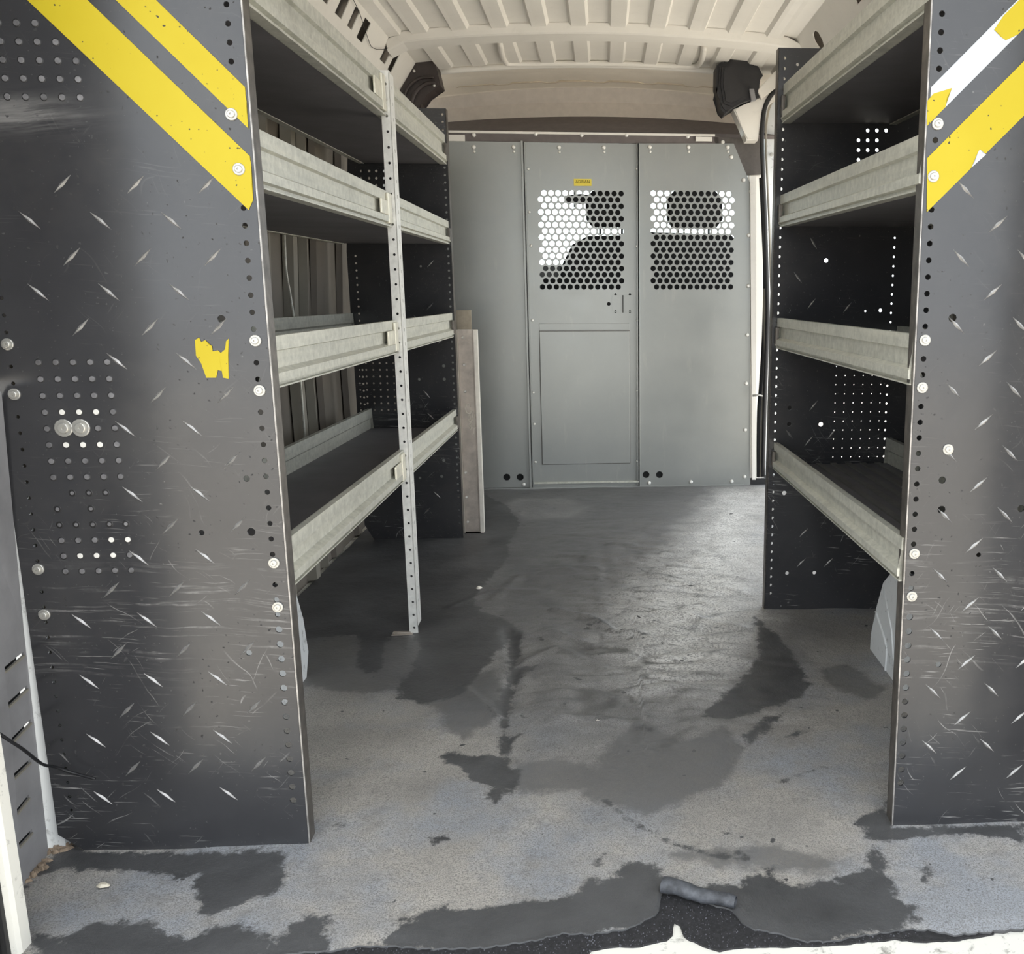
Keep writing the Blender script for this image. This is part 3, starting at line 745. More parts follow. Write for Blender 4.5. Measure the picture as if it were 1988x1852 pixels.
# ---- sliding door opening on the right: front pillar, step, seal, outer jamb
pil = [onY(x, y, 4.20) for x, y in ((1424,212),(1440,205),(1470,196),(1500,174),(1520,158),(1524,180),(1505,190),(1490,204),(1481,222),(1475,245),(1472,272),(1450,272),(1444,255))]
box('trim_12', .66, 1.0, 4.335, 4.45, -.02, .03, M['rubber'], kind='structure')
PIL = prism('trim_8', pil, (0, .10, 0), M['ceil'], None, .006, 'structure')
rl = [onY(x, y, 4.16) for x, y in ((1470,175),(1520,122),(1530,150),(1500,175),(1478,192))]
prism('pillar_upper_plate', rl, (0, .03, 0), M['ceil'], PIL, .003)
jw = [onY(x, y, 4.42) for x, y in ((1486,215),(1500,196),(1530,185),(1530,350),(1512,940),(1478,940),(1484,340))]
prism('outer_jamb', jw, (0, .03, 0), M['body'], PIL, .003)
bolt(BOLT, *onY(1498, 300, 4.41), PIL)
pil2 = [onY(x, y, 4.36) for x, y in ((1452,338),(1484,338),(1483,930),(1452,930))]
prism('pillar_face', pil2, (0, .05, 0), M['ceil'], PIL)
sealp = [(1524,160),(1503,178),(1489,198),(1482,222),(1479,262),(1481,330),(1485,420),(1488,520),(1490,600),(1488,680),(1484,800),(1481,925)]
tube('door_seal', smooth_path([onY(x, y, 4.20) for x, y in sealp], 4), .010, M['rubber'], PIL)
tube('seal_lip', smooth_path([onY(x + 8, y + 3, 4.24) for x, y in sealp[:10]], 4), .005, M['wallrib'], PIL)
loft('trim_9', [[(.80, y, -.012), (.98, y, -.03), (.98, y, -.25), (.80, y, -.25)] for y in (2.72, 4.30)], M['body'], None, kind='structure')
# corner mouldings at the top of the cab opening
bl = [onY(x, y, 4.20) for x, y in ((763,150),(812,108),(822,112),(830,104),(840,110),(846,128),(855,166),(840,172),(826,182),(815,198),(812,222),(798,222),(790,205),(775,185))]
BL = thing('corner_moulding', 'dark brown moulded corner bracket at the upper left of the cab opening', 'bracket', (bl[0].x, 4.2, bl[0].z - .1))
def child_prism(name, pts, vec, mat, par, bev):
    off = par.location; return prism(name, [Vector(p) - off for p in pts], vec, mat, par, bev)
mb = simple('dark brown moulded plastic', '#3B3331', .5, 0, .2, 40, .2)
child_prism('body', bl, (0, .12, 0), mb, BL, .006)
arc = smooth_path([onY(x, y, 4.195) - BL.location for x, y in ((846,160),(824,164),(805,182),(796,212))], 5)
tube('raised_rib', arc, .008, mb, BL)
arc = smooth_path([onY(x, y, 4.195) - BL.location for x, y in ((843,150),(815,152),(792,170),(784,192))], 5)
tube('raised_rib', arc, .006, mb, BL)
bolt(SCREW, *(onY(804, 138, 4.2) - BL.location), BL, 'screw'); bolt(SCREW, *(onY(843, 166, 4.2) - BL.location), BL, 'screw')
br = [onY(x, y, 4.16) for x, y in ((1392,126),(1402,118),(1412,118),(1420,107),(1434,112),(1442,118),(1462,118),(1474,130),(1482,146),(1470,162),(1476,188),(1462,192),(1440,200),(1418,212),(1408,220),(1400,212),(1396,180),(1391,165))]
BR = thing('corner_moulding', 'black bulky moulded corner cover at the upper right above the partition', 'bracket', (br[0].x, 4.16, br[0].z - .15))
child_prism('body', br, (0, .14, 0), M['black'], BR, .010)
cf = [onY(x, y, 4.14) for x, y in ((1402,130),(1424,118),(1440,150),(1450,190),(1420,205),(1406,200),(1400,165))]
child_prism('cover', cf, (0, .03, 0), M['black'], BR, .010)
child_prism('clip', [onY(x, y, 4.14) for x, y in ((1455,172),(1464,172),(1468,194),(1459,196))], (0, .03, 0), M['trimgrey'], BR, .002)

# ================================================================= PARTITION
PROT = math.atan(.044 / 1.26)
PO = Vector((0, 4.300, 0))
PART = thing('partition', 'grey steel partition with two perforated windows closing off the cab', 'partition', tuple(PO), PROT)
PI_ = Matrix.Rotation(-PROT, 4, 'Z')
def pl(px, py):
    """pixel -> (x, z) on the partition's own front plane"""
    v = ray(px, py); n = Vector((math.sin(PROT), -math.cos(PROT), 0)); t = (PO - CAM).dot(n) / v.dot(n)
    q = PI_ @ (CAM + v*t - PO); return (q.x, q.z)
def pface(name, outline_px, holes, y0, th, mat, raw=False):
    ol = outline_px if raw else [pl(*p) for p in outline_px]
    return link(name, plate_mesh(ol, holes, th, lambda u, v, w_: (u, y0 + w_, v), name), mat, PART)
def hole_px(px, py, r): x, z = pl(px, py); return (x, z, r)
def grille(c0, c1, row0, row1, nrow=16, ncol=12, first_left=False, r=.0123):
    out = []
    (xa, za), (xb, zb) = pl(*c0), pl(*c1)
    (xr0, zr0), (xr1, zr1) = pl(*row0), pl(*row1)
    pitch = (xb - xa) / (ncol - 1)
    for i in range(nrow):
        z = zr0 + (zr1 - zr0) * i / (nrow - 1)
        for k in range(ncol): out.append((xa + pitch*k + ((pitch/2) * (1 if first_left else -1) if i % 2 else 0), z, r))
    return out
# back sheet pieces
lx0, lz0 = pl(870, 285); 
pface('side_panel', [(-.92,.012),(-.338,.012),(-.338,1.552),(-.84,1.552),(-.92,1.45)], [hole_px(984,926,.0165), hole_px(1010,926,.0165)], -.004, .004, M['grey'], True)
gl_ = grille((1056,375),(1206,375),(1130,375),(1130,557))
latch = [hole_px(1182,590,.0085)] + [hole_px(x, y, .006) for x, y in ((1195,572),(1223,572),(1195,605),(1223,605))]
dx0, dx1 = pl(1020, 600)[0], pl(1238, 600)[0]
pface('door_panel', [(-.350,.006),(.175,.006),(.175,1.552),(-.350,1.552)], gl_ + latch, .004, .003, M['grey'], True)
gr_ = grille((1268,376),(1414.5,376),(1340,376),(1340,557), first_left=True)
r_out = [(1240,279),(1424,279),(1458,362),(1456,941),(1243,944)]
pface('side_panel', r_out, gr_ + [hole_px(1254,921,.0165), hole_px(1280,921,.0165)], -.006, .004, M['grey'])
for px, py_ in ((984,926),(1010,926),(1254,921),(1280,921)):
    x_, z_ = pl(px, py_)
    gm = bmesh.new(); bmesh.ops.create_cone(gm, cap_ends=True, segments=18, radius1=.019, radius2=.019, depth=.004, matrix=Matrix.Translation((x_, .003 if px < 1100 else .0005, z_)) @ Matrix.Rotation(math.pi/2, 4, 'X'))
    link('grommet', mesh_of(gm, 'grommet'), M['hole'], PART)
# seam hats and folded edges
def pbox(name, x0, x1, y0, y1, z0, z1, mat, bev=.0015): return box(name, x0, x1, y0, y1, z0, z1, mat, PART, bev)
pbox('door_post', -.356, -.346, -.016, .01, .008, 1.556, M['grey'])
pbox('door_post', -.342, -.336, -.010, .01, .015, 1.552, M['grey'])
pbox('door_post', .150, .156, -.008, .01, .012, 1.552, M['grey'])
pbox('door_post', .160, .164, -.014, .004, .004, 1.553, M['grey'])
pbox('threshold', -.60, .66, -.012, .02, .001, .010, M['grey'], .001)
pbox('threshold', -.336, .158, -.010, .003, .026, .034, M['galv'], .001)
for xg in (-.3445, .1575): pbox('seam_gap', xg - .0012, xg + .0012, -.009, .0045, .012, 1.552, M['hole'], 0)
# blank plate on the door
(x0, z1_), (x1, z0_) = pl(1047, 643), pl(1223, 899)
pbox('cover_plate', x0, x1, -.002, .004, z0_, z1_, M['grey'], .002)
pbox('plate_gap', x0 - .002, x1 + .002, .0030, .0045, z0_ - .002, z1_ + .002, M['headdark'], 0)  # dark sheet drawing the shadow line around the plate
(xa, za) = pl(1047, 628)
pbox('cover_flange', x0, x1, .0015, .004, z1_ + .004, za, M['grey'], .001)
# latch plates
for xa_, xb_ in (((1188,573),(1208,606)), ((1211,573),(1231,606))):
    (u0, v1), (u1, v0) = pl(*xa_), pl(*xb_)
    ring = [(u0+.004, v0), (u1-.004, v0), (u1, v0+.012), (u1, v1-.012), (u1-.004, v1), (u0+.004, v1), (u0, v1-.012), (u0, v0+.012)]
    inn = [(u0+.006, v0+.0025), (u1-.006, v0+.0025), (u1-.0025, v0+.013), (u1-.0025, v1-.013), (u1-.006, v1-.0025), (u0+.006, v1-.0025), (u0+.0025, v1-.013), (u0+.0025, v0+.013)]
    pface('latch_outline', ring, [inn], .0025, .002, M['grey'], True)
(u0, v1), (u1, v0) = pl(1209, 573), pl(1210.5, 607)
pbox('latch_slot', u0-.001, u0+.0025, .002, .0045, v0, v1, M['hole'], 0)
# top rail
rz0, rz1 = pl(1100, 279)[1], pl(1100, 262)[1]
pbox('top_rail', -.84, .52, .0, .012, 1.553, 1.586, M['headdark'])
pbox('top_rail_lip', -.84, .50, -.006, .02, 1.586, 1.596, M['ceil'])
(u0, v1), (u1, v0) = pl(866, 262), pl(903, 275); pbox('rail_end', u0, u1, -.012, .0, v0, v1, M['ceil'])
(u0, v1), (u1, v0) = pl(1350, 266), pl(1382, 275); pbox('rail_end', u0, u1, -.012, .0, v0, v1, M['ceil'])
# dark gusset at the upper right, bracket below it
pface('gusset', [(1384,266),(1475,269),(1479,300),(1482,338),(1446,340),(1420,285),(1390,281)], [], .0, .02, simple('dark grey gusset', '#5A5552', .7, 0, .12, 60, .2))
pface('mounting_bracket', [(1455,342),(1466,342),(1466,930),(1459,930)], [], -.016, .012, M['ceil'])
pface('mounting_bracket', [(1468,342),(1480,345),(1478,928),(1468,928)], [], .0, .01, M['ceil'])
# bolts
for px in (920, 997, 1085, 1172, 1261, 1336, 1412):
    for dy in (286, 295):
        x, z = pl(px + (1 if dy > 290 else 0), dy); bolt(SCREW if dy > 290 else RIVET, x, -.006 if px not in (1085, 1172) else .004, z, PART)
for px, py in ((920,262),(1040,260),(1129,262),(1216,262),(1335,265),(1403,276)):
    x, z = pl(px, py); bolt(RIVET, x, 0, z, PART)
for px, py in ((1443,350),(1457,372),(1453,457),(1452,555),(1450,650),(1448,744),(1446,834),(1445,925),(1260,937),(1341,935),(1420,934),(1419,305)):
    x, z = pl(px, py); bolt(RIVET, x, -.006, z, PART)
x, z = pl(1017, 940); bolt(RIVET, x, -.004, z, PART)
for px, py in ((1024,328),(1026,412),(1029,477),(1032,622),(1034,762),(1036,823),(1038,897)):
    x, z = pl(px, py); bolt(SCREW, x + .004, -.002, z, PART)
for px, py in ((1236,328),(1236,478),(1237,622),(1237,758),(1237,895)):
    x, z = pl(px, py); bolt(SCREW, x, -.003, z, PART)
# small yellow label with worn lettering
(u0, v1), (u1, v0) = pl(1114, 347), pl(1148.5, 361)
LB = box('label_plate', u0, u1, .001, .004, v0, v1, M['label'], PART); LB['label'] = 'small yellow printed label'
def text_mesh(txt, size):
    c = bpy.data.curves.new('t', 'FONT'); c.body = txt; c.size = size; c.align_x = 'CENTER'; c.align_y = 'CENTER'; c.extrude = .0003; c.resolution_u = 2
    o = bpy.data.objects.new('t', c); COL.objects.link(o)
    me = bpy.data.meshes.new_from_object(o.evaluated_get(bpy.context.evaluated_depsgraph_get()))
    bpy.data.objects.remove(o); return me
o = link('lettering', text_mesh('ADRIAN', .020), M['ink'], LB); o.location = ((u0+u1)/2, .0006, (v0+v1)/2 + .002); o.rotation_euler = (math.pi/2, 0, 0); o.scale = (.86, 1, 1)

# ================================================================= SHELVING UNITS
def lozenge(bm, s, d, z, ang, L=.0380, W=.0046, H=.0018):
    ca, sa = math.cos(ang), math.sin(ang)
    def P(u, v, h): return (s*(d) + u*ca - v*sa, -h, z + u*sa + v*ca)
    pts = [(-L/2, 0, 0), (-L*.12, W/2, 0), (0, W*.62, 0), (L*.12, W/2, 0), (L/2, 0, 0), (L*.12, -W/2, 0), (0, -W*.62, 0), (-L*.12, -W/2, 0)]
    vs = [bm.verts.new(P(*p)) for p in pts]; r = [bm.verts.new(P(-L*.3, 0, H)), bm.verts.new(P(0, 0, H*1.25)), bm.verts.new(P(L*.3, 0, H))]
    for f in ((0, 1, 'a'), (1, 2, 'b', 'a'), (2, 3, 'b'), (3, 4, 'c'), (4, 5, 'c'), (5, 6, 'b'), (6, 7, 'b'), (7, 0, 'a')):
        pass
    a, b, c = r
    for f in ((vs[0],vs[1],a),(vs[1],vs[2],b,a),(vs[2],vs[3],c,b),(vs[3],vs[4],c),(vs[4],vs[5],c),(vs[5],vs[6],b,c),(vs[6],vs[7],a,b),(vs[7],vs[0],a)): bm.faces.new(f)

def end_panel(root, s, y, outline, holes, bars, flange_dy, name='end_panel', off=0.0, d0=0.0, tilt=0.0):
    """black panel facing the rear at local y; depth d is measured away from the aisle"""
    holes = [(h[0] - off, h[1], h[2]) for h in holes]; bars = [(b[0] - off, b[1], b[2]) for b in bars]
    p = link(name, plate_mesh(outline, holes, .0025, lambda u, v, w_: (s*u, y + w_, v), name, 10), M['panel'], root)
    zt = max(v for _, v in outline)
    bm = bmesh.new()
    add_box(bm, min(s*d0, s*(d0+.0025)), max(s*d0, s*(d0+.0025)), y + .0, y + flange_dy, .002, zt)
    add_box(bm, min(s*d0, s*.012), max(s*d0, s*.012), y + flange_dy - .0025, y + flange_dy, .002, zt)
    for v in bm.verts: v.co.x += s*tilt*(1 - v.co.z/zt)
    we = bmesh.new(); add_box(we, min(s*(d0-.0004), s*(d0+.0016)), max(s*(d0-.0004), s*(d0+.0016)), y - .0006, y + .002, .003, zt + .0004)
    for v in we.verts: v.co.x += s*tilt*(1 - v.co.z/zt)
    if y == 0: link('worn_edge', mesh_of(we, 'worn_edge'), M['wornedge'], p)
    link('edge_flange', mesh_of(bm, 'edge_flange'), M['edge'], p)
    if bars:
        bm = bmesh.new()
        for d, z, a in bars: lozenge(bm, s, d, z, a)
        for v in bm.verts: v.co.y += y
        link('tread_bars', mesh_of(bm, 'tread_bars'), M['bar'], p, 'stuff')
    return p

def lerp2(a, b, t): return a + (b - a) * t
LIP = [(1.0, .012), (1.0, .0), (.72, .0), (.69, .008), (.36, .008), (.29, -.005), (.12, -.005), (.10, .004), (.04, .004), (.03, -.002), (.0, -.002), (.0, .02)]
def shelf(root, s, y0, y1, zb0, zb1, zt0, zt1, depth, back_h, brackets=(), far_clip=True):
    sh = bpy.data.objects.new('shelf', None); COL.objects.link(sh); sh.parent = root; sh.empty_display_size = .03
    def prof(y, zb, zt):
        fr = [(s*(.006 + d), y, lerp2(zb, zt, t)) for t, d in LIP]
        bk = [(s*(.008 + d + .0015), y, lerp2(zb, zt, t) - (.0015 if t > .9 else 0) + (.0015 if t < .02 else 0)) for t, d in LIP[::-1]]
        return fr + bk
    loft('front_lip', [prof(y0, zb0, zt0), prof(y1, zb1, zt1)], M['galv'], sh)
    # deck: shallow tray
    secs = [[(s*.012, y, zb + .002), (s*(depth-.004), y, zb + .002), (s*(depth-.004), y, zb + .012), (s*.012, y, zb + .012)] for y, zb in ((y0, zb0), (y1, zb1))]
    loft('deck', secs, M['deck'], sh)
    def bprof(y, zb):
        return [(s*depth, y, zb), (s*(depth-.014), y, zb), (s*(depth-.014), y, zb+.004), (s*(depth-.003), y, zb+.004), (s*(depth-.003), y, zb+back_h*.55), (s*(depth-.010), y, zb+back_h*.62), (s*(depth-.010), y, zb+back_h), (s*(depth+.004), y, zb+back_h), (s*(depth+.004), y, zb)]
    loft('back_lip', [bprof(y0, zb0), bprof(y1, zb1)], M['galv'], sh)
    for yb in brackets:
        t = (yb - y0) / (y1 - y0); zb = lerp2(zb0, zb1, t); zt = lerp2(zt0, zt1, t); h = zt - zb
        bm = bmesh.new()
        add_box(bm, min(s*.001, s*.006), max(s*.001, s*.006), yb - .13, yb - .055, zb + h*.30, zb + h*.72, .002)
        add_box(bm, min(s*-.0005, s*.006), max(s*-.0005, s*.006), yb - .055, yb - .02, zb + h*.08, zb + h*.95, .002)
        o = link('splice_plate', mesh_of(bm, 'splice_plate'), simple('yellowed zinc plate', '#DAD6C6', .4, .3, .2, 30) if 'yellowed zinc plate' not in bpy.data.materials else bpy.data.materials['yellowed zinc plate'], sh)
    if far_clip:
        h = zt1 - zb1
        bm = bmesh.new(); add_box(bm, min(s*-.001, s*.008), max(s*-.001, s*.008), y1 - .02, y1 - .002, zb1 + h*.15, zb1 + h*.7, .002)
        link('end_clip', mesh_of(bm, 'end_clip'), M['edge'], sh)
    return sh

PITCH_H = .025
def bars_for(s, dmax_fn, zmin, zmax, d0, skip):
    out = []
    # 45 degree bars on a 50 mm staggered lattice, alternate rows leaning the other way (mirrored with the side)
    i = 0
    z = 1.014 - .0505 * 30
    for i in range(-30, 12):
        z = 1.014 + .0508 * i
        if not (zmin < z < zmax): continue
        for k in range(-2, 9):
            d = d0 + (.1*k if i % 2 == 0 else .1*k + .047)
            if d < .050 or d > dmax_fn(z): continue
            ang = math.radians(-42 if i % 2 == 0 else 44)
            if s > 0: ang = -ang
            if skip(d, z): continue
            out.append((d + rnd.uniform(-.001, .001), z, ang))
    return out

# -------- left unit
LANG = math.atan(.034 / 1.98)
LU = thing('shelving_unit', 'long left-hand shelving unit of four galvanised shelves with black end panels and a perforated post', 'shelving', (-.503, 1.434, 0), LANG)
LLEN = 1.975
def d_out(z): return .405 if z < 1.0 else .405 - (z - 1.0) * .09
lol = [(0, .002), (.358, -.0), (.404, .036), (.405, 1.0), (.357, 1.53), (0, 1.53)]
lh = []
KO = []
boltsL = [(.0265, .841), (.0265, .766), (.0265, .494), (.0265, .421), (.0335, 1.162), (.0295, 1.087)]
for i in range(1, 60):
    z = 1.308 - PITCH_H*(i - 8)
    if z < .07 or z > 1.52: continue
    if any(abs(z - b) < .012 for _, b in boltsL): continue
    if 1.06 < z < 1.23: continue                     # under the tape
    lh.append((.028, z, .0042 if z > .395 else .0056))
    if z < 1.0: lh.append((.384, z - .004, .0030))
for i in range(14):
    for k in range(5):
        if (i == 4 and k in (1, 2)): continue
        KO.append((.344 - .02475*k, .810 - .0249*i, i, k))
for i in range(5):
    for k in range(5):
        d = .344 - .0247*k - .0; z = 1.279 - .0242*i
        if z > 1.02 + d - .021: continue
        KO.append((d - .005, z, 20 + i, k))
lh += [(.0735, .873, .006), (.0575, .630, .005), (.0575, .545, .0065), (.133, .545, .0045), (.078, .345, .005)]
def skipL(d, z):
    if 1.005 + d < z < 1.215 + d: return True
    if .235 < d < .36 and .46 < z < .835: return True
    if .23 < d < .37 and 1.17 < z < 1.31: return True
    if d < .13 and .78 < z < .855: return True
    return d < .12 and z > 1.2
bL = bars_for(-1, lambda z: .352, .085, 1.10, .131, skipL)
EP = end_panel(LU, -1, 0, lol, lh, bL, .030, off=.0065)
for d, z in boltsL: bolt(BOLT, -d + .0065, 0, z, EP)
for d, z in ((.384, .837), (.384, .763), (.384, .491), (.384, .417)): bolt(BOLT, -d + .0065, 0, z, EP)
for d in (.344 - .02475, .344 - .0495): bolt(WASHER, -d + .0065, 0, .7115, EP)
# partly punched knock-outs: a shallow rim with a disc set in it, some discs bare and bright
bright = {(3,1),(3,2),(3,3),(5,1),(5,2),(5,3),(11,3),(11,4),(12,1),(12,2),(12,3)}
kg, kb, kr = bmesh.new(), bmesh.new(), bmesh.new()
def disc(bm, d, z, r, y0, y1, n=12, cut=1.0):
    a = [bm.verts.new((-d + .0065 + r*math.cos(2*math.pi*k/n), y0, z + r*math.sin(2*math.pi*k/n))) for k in range(n)]
    b = [bm.verts.new((-d + .0065 + r*.86*math.cos(2*math.pi*k/n), y1, z + r*.86*math.sin(2*math.pi*k/n))) for k in range(n)]
    for k in range(n): bm.faces.new((a[k], a[(k+1) % n], b[(k+1) % n], b[k]))
    bm.faces.new(b)
for d, z, i, k in KO:
    if i in (8, 9) and rnd.random() < .6: continue
    disc(kr, d, z, .0056, .0, -.0004)
    disc(kb if (i, k) in bright else kg, d, z, .0044 if i < 8 or i > 10 else .003, -.0003, -.0011)
for bm_, nm_, mt_ in ((kr, 'knockout_rim', M['rubber']), (kg, 'knockout', simple('worn grey knockout', '#69686A', .5, .1, .5, 45)), (kb, 'bright_knockout', simple('bare bright knockout', '#DAD8D2', .5, .1, .1, 30))):
    link(nm_, mesh_of(bm_, nm_), mt_, EP, 'stuff')
def tape(par, s, poly, mat, y=-.0006, name='hazard_stripe', th=.0005):
    return prism(name, [(s*d, y, z) for d, z in poly], (0, -th, 0), mat, par)
def torn(a, b, n=7, amp=.003):
    out = []
    for k in range(n):
        t = k/(n-1); out.append((lerp2(a[0], b[0], t) + (rnd.uniform(-amp, amp) if 0 < k < n-1 else 0), lerp2(a[1], b[1], t) + (rnd.uniform(-amp, amp) if 0 < k < n-1 else 0)))
    return out
e0 = .010
tape(EP, -1, [(e0+.004, 1.020+e0), (.362, 1.382), (.362, 1.465), (.006, 1.097+.008)] + torn((.006, 1.10), (.006, 1.045), 9, .0012), M['yellow'])
tape(EP, -1, [(.005, 1.143), (.34, 1.482), (.34, 1.528), (.330, 1.528), (.005, 1.199)] + torn((.005, 1.195), (.005, 1.148), 7, .0008), M['yellow'])
rem = [(380,660),(388,655),(392,664),(400,660),(406,668),(413,672),(414,682),(424,680),(430,685),(438,678),(440,662),(445,657),(444,690),(445,735),(434,733),(432,720),(424,718),(421,733),(402,733),(392,705),(382,690)]
rp_ = []
for px, py in rem:
    q = onY(px, py, 1.434); rp_.append((-(q.x + .503), q.z))
o = tape(EP, -1, rp_, M['yellow'], -.0006, 'tape_remnant'); o['label'] = 'torn scrap of yellow tape'

# far panel of the left unit
fol = [(0, .002), (.33, .002), (.362, .06), (.365, 1.05), (.33, 1.53), (0, 1.53)]
fh = []
for i in range(60):
    z = .06 + PITCH_H*i
    if z < 1.52: fh.append((.012, z, .0040))
    if .46 < z < 1.06: fh.append((.335, z, .0038))
def l2(px, py_, r): q = onY(px, py_, 3.405); fh.append((-(q.x + .536), q.z, r))
for i in range(8):
    for k in range(8): l2(698 + 13.2*k + .55*i, 705 + 13.0*i, .0036 if k else .003)
for px, py_ in ((702,332),(717,332),(731,332),(746,332),(717,346),(731,346),(746,346),(731,360),(746,360),(702,346),(702,360),(717,360)): l2(px, py_, .0046)
fh += [(.045, .60, .006), (.045, .648, .006), (.135, .60, .005), (.1, .36, .005), (.19, .30, .005), (.06, .30, .006), (.07, .24, .006), (.15, .235, .005), (.035, .43, .005), (.11, 1.0, .004), (.06, .80, .005)]
fbars = [(.085, .86, .8), (.13, .815, -.8), (.11, .545, -.9), (.10, .465, -.8), (.075, 1.01, .8), (.19, .56, -.8), (.09, .17, -.8), (.14, .30, -.8), (.05, .74, .8), (.13, .11, .8)]
FP = end_panel(LU, -1, LLEN, fol, fh, fbars, .045)
for d, z in ((.05, .60), (.05, .365)): pass
# shelves
y0s, y1s = .010, LLEN - .004
shelf(LU, -1, y0s, y1s, 1.318, 1.345, 1.408, 1.443, .300, .055, (.986,))
shelf(LU, -1, y0s, y1s, 1.064, 1.076, 1.150, 1.154, .385, .045, (.986,))
shelf(LU, -1, y0s, y1s, .766, .752, .846, .837, .365, .085, (.986,))
shelf(LU, -1, y0s, y1s, .444, .411, .525, .490, .320, .085, (.986,))
# perforated post (angle section)
py = .986
post = bpy.data.objects.new('post', None); COL.objects.link(post); post.parent = LU; post.empty_display_size = .03
ph = [(-.010, .018 + .0365*i, .0034) for i in range(39)]
mm = simple('bright galvanised angle', '#E6E5E0', .4, .2, .12, 50, .05)
xoff = -.004
link('angle_face', plate_mesh([(-.023, .002), (0, .002), (0, 1.436), (-.023, 1.436)], ph, .002, lambda u, v, w_: (u + .008 + xoff + .003, py + w_ - .004, v), 'angle_face', 10), mm, post)
ph2 = [(.028, .05 + .0365*i, .0050) for i in range(38)]
link('angle_side', plate_mesh([(0, .022), (.052, .022), (.052, 1.432), (0, 1.432)], ph2, .002, lambda u, v, w_: (.009 + xoff - w_ + .002, py - .004 + u, v), 'angle_side', 10), mm, post)
bm = bmesh.new()
add_box(bm, -.062, -.006, py - .018, py + .012, .001, .004, .001); add_box(bm, -.060, -.012, py - .010, py - .006, .004, .008, .001)
link('foot_plate', mesh_of(bm, 'foot_plate'), M['pinkgalv'], post)

# -------- right unit
RU = thing('shelving_unit', 'short right-hand shelving unit of four galvanised shelves with two black end panels', 'shelving', (.478, 1.436, 0), .0105)
RLEN = 1.113
rol = [(.013, .002), (.42, .002), (.44, .04), (.44, 1.0), (.392, 1.53), (0, 1.53)]
boltsR = [(.029, 1.158), (.027, 1.083), (.029, .839), (.029, .765), (.032, .494), (.032, .421)]
rh = []
for i in range(60):
    z = 1.510 - PITCH_H*i
    if z < .07: continue
    if any(abs(z - b) < .012 for _, b in boltsR): continue
    if 1.04 < z < 1.13 or 1.175 < z < 1.222: continue
    rh.append((.0265 + .005*(1.3 - z)/1.3*1.2, z, .0045 if z > .395 else .0058))
rh += [(.071, .873, .0065), (.071, .616, .006), (.073, .567, .0065), (.205, .567, .006), (.14, .49, .004), (.085, .30, .005)]
def skipR(d, z):
    if 1.0 + d < z < 1.215 + d: return True
    return d < .12 and z > 1.15
bR = bars_for(1, lambda z: .41, .085, 1.10, .132, skipR)
ER = end_panel(RU, 1, 0, rol, rh, bR, .030, off=.008, tilt=.013)
for d, z in boltsR: bolt(BOLT, d - .008, 0, z, ER)
bolt(BOLT, .069, 0, .666, ER)
tape(ER, 1, [(.012, 1.031), (.38, 1.399), (.38, 1.482), (.008, 1.109)], M['yellow'])
tape(ER, 1, [(.008, 1.158), (.34, 1.49), (.34, 1.528), (.327, 1.528), (.008, 1.209)], M['whitetape'], -.0004, 'tape_backing', .0003)
def rp2(l): return [((onY(x, y, 1.436).x - .478), onY(x, y, 1.436).z) for x, y in l]
tape(ER, 1, rp2([(1800,196),(1812,182),(1848,171),(1838,190),(1835,208),(1812,232),(1799,245)]), M['yellow'], -.0008)
tape(ER, 1, [(.1335, 1.2835)] + rp2([(1953,78),(1944,72),(1938,64),(1930,58)]) + [(.1095, 1.308), (.327, 1.528), (.34, 1.528), (.34, 1.49)], M['yellow'], -.0008)
tape(ER, 1, rp2([(1886,325),(1893,312),(1898,297),(1902,290),(1908,297),(1914,300)]), M['whitetape'], -.0012, 'tape_backing')
# far panel
r2o = [(-.009, .002), (.325, .002), (.362, .06), (.425, .30), (.425, 1.05), (.37, 1.53), (-.009, 1.53)]
r2h = []
for i in range(60):
    z = .055 + PITCH_H*i
    if z < 1.52: r2h.append((.008, z, .0040))
    if .40 < z < 1.06: r2h.append((.322 + .0, z, .0030))
for i in range(12):
    for k in range(6): r2h.append((.176 + .0255*k, .735 - .0255*i, .0016))
for px_, py2 in ((1685,253),(1703,253),(1721,253),(1667,272),(1685,272),(1703,272),(1667,291),(1685,291),(1703,291),(1667,310),(1685,310)):
    q = onY(px_, py2, 2.549); r2h.append((q.x - .466, q.z, .0048))
r2h += [(.136, .995, .006), (.036, .862, .0065), (.292, .862, .005), (.048, .595, .0065), (.048, .549, .0065), (.138, .548, .0065), (.04, .352, .0065), (.055, .115, .0055), (.135, .115, .0055), (.042, 1.49, .004), (.25, .86, .003)]
r2b = [(.06, .95, -.9), (.10, 1.04, -1.0), (.10, .88, .9), (.115, .60, .9), (.105, .50, .9), (.17, .52, .9), (.10, .235, .8), (.095, .145, .8), (.175, .145, .8), (.05, .52, -.9), (.08, 1.165, .8), (.20, .87, .9)]
ER2 = end_panel(RU, 1, RLEN, r2o, r2h, r2b, .030, d0=-.009)
y1s = RLEN - .003
shelf(RU, 1, .010, y1s, 1.320, 1.344, 1.410, 1.440, .305, .05)
shelf(RU, 1, .010, y1s, 1.064, 1.082, 1.148, 1.163, .385, .045)
shelf(RU, 1, .010, y1s, .768, .760, .848, .842, .350, .06)
shelf(RU, 1, .010, y1s, .444, .424, .518, .498, .335, .085)
# ribbed liner lying on the lowest right shelf
bm = bmesh.new()
for k in range(7):
    d = .04 + .042*k; add_box(bm, d, d + .016, .02, y1s - .01, .4565, .4605)
    for v in bm.verts[-8:]: v.co.z -= .020 * (v.co.y / RLEN)
link('liner_ribs', mesh_of(bm, 'liner_ribs'), simple('grey liner rib', '#5C5B58', .55, 0, .2, 20), [o for o in RU.children if o.name.startswith('shelf')][-1])

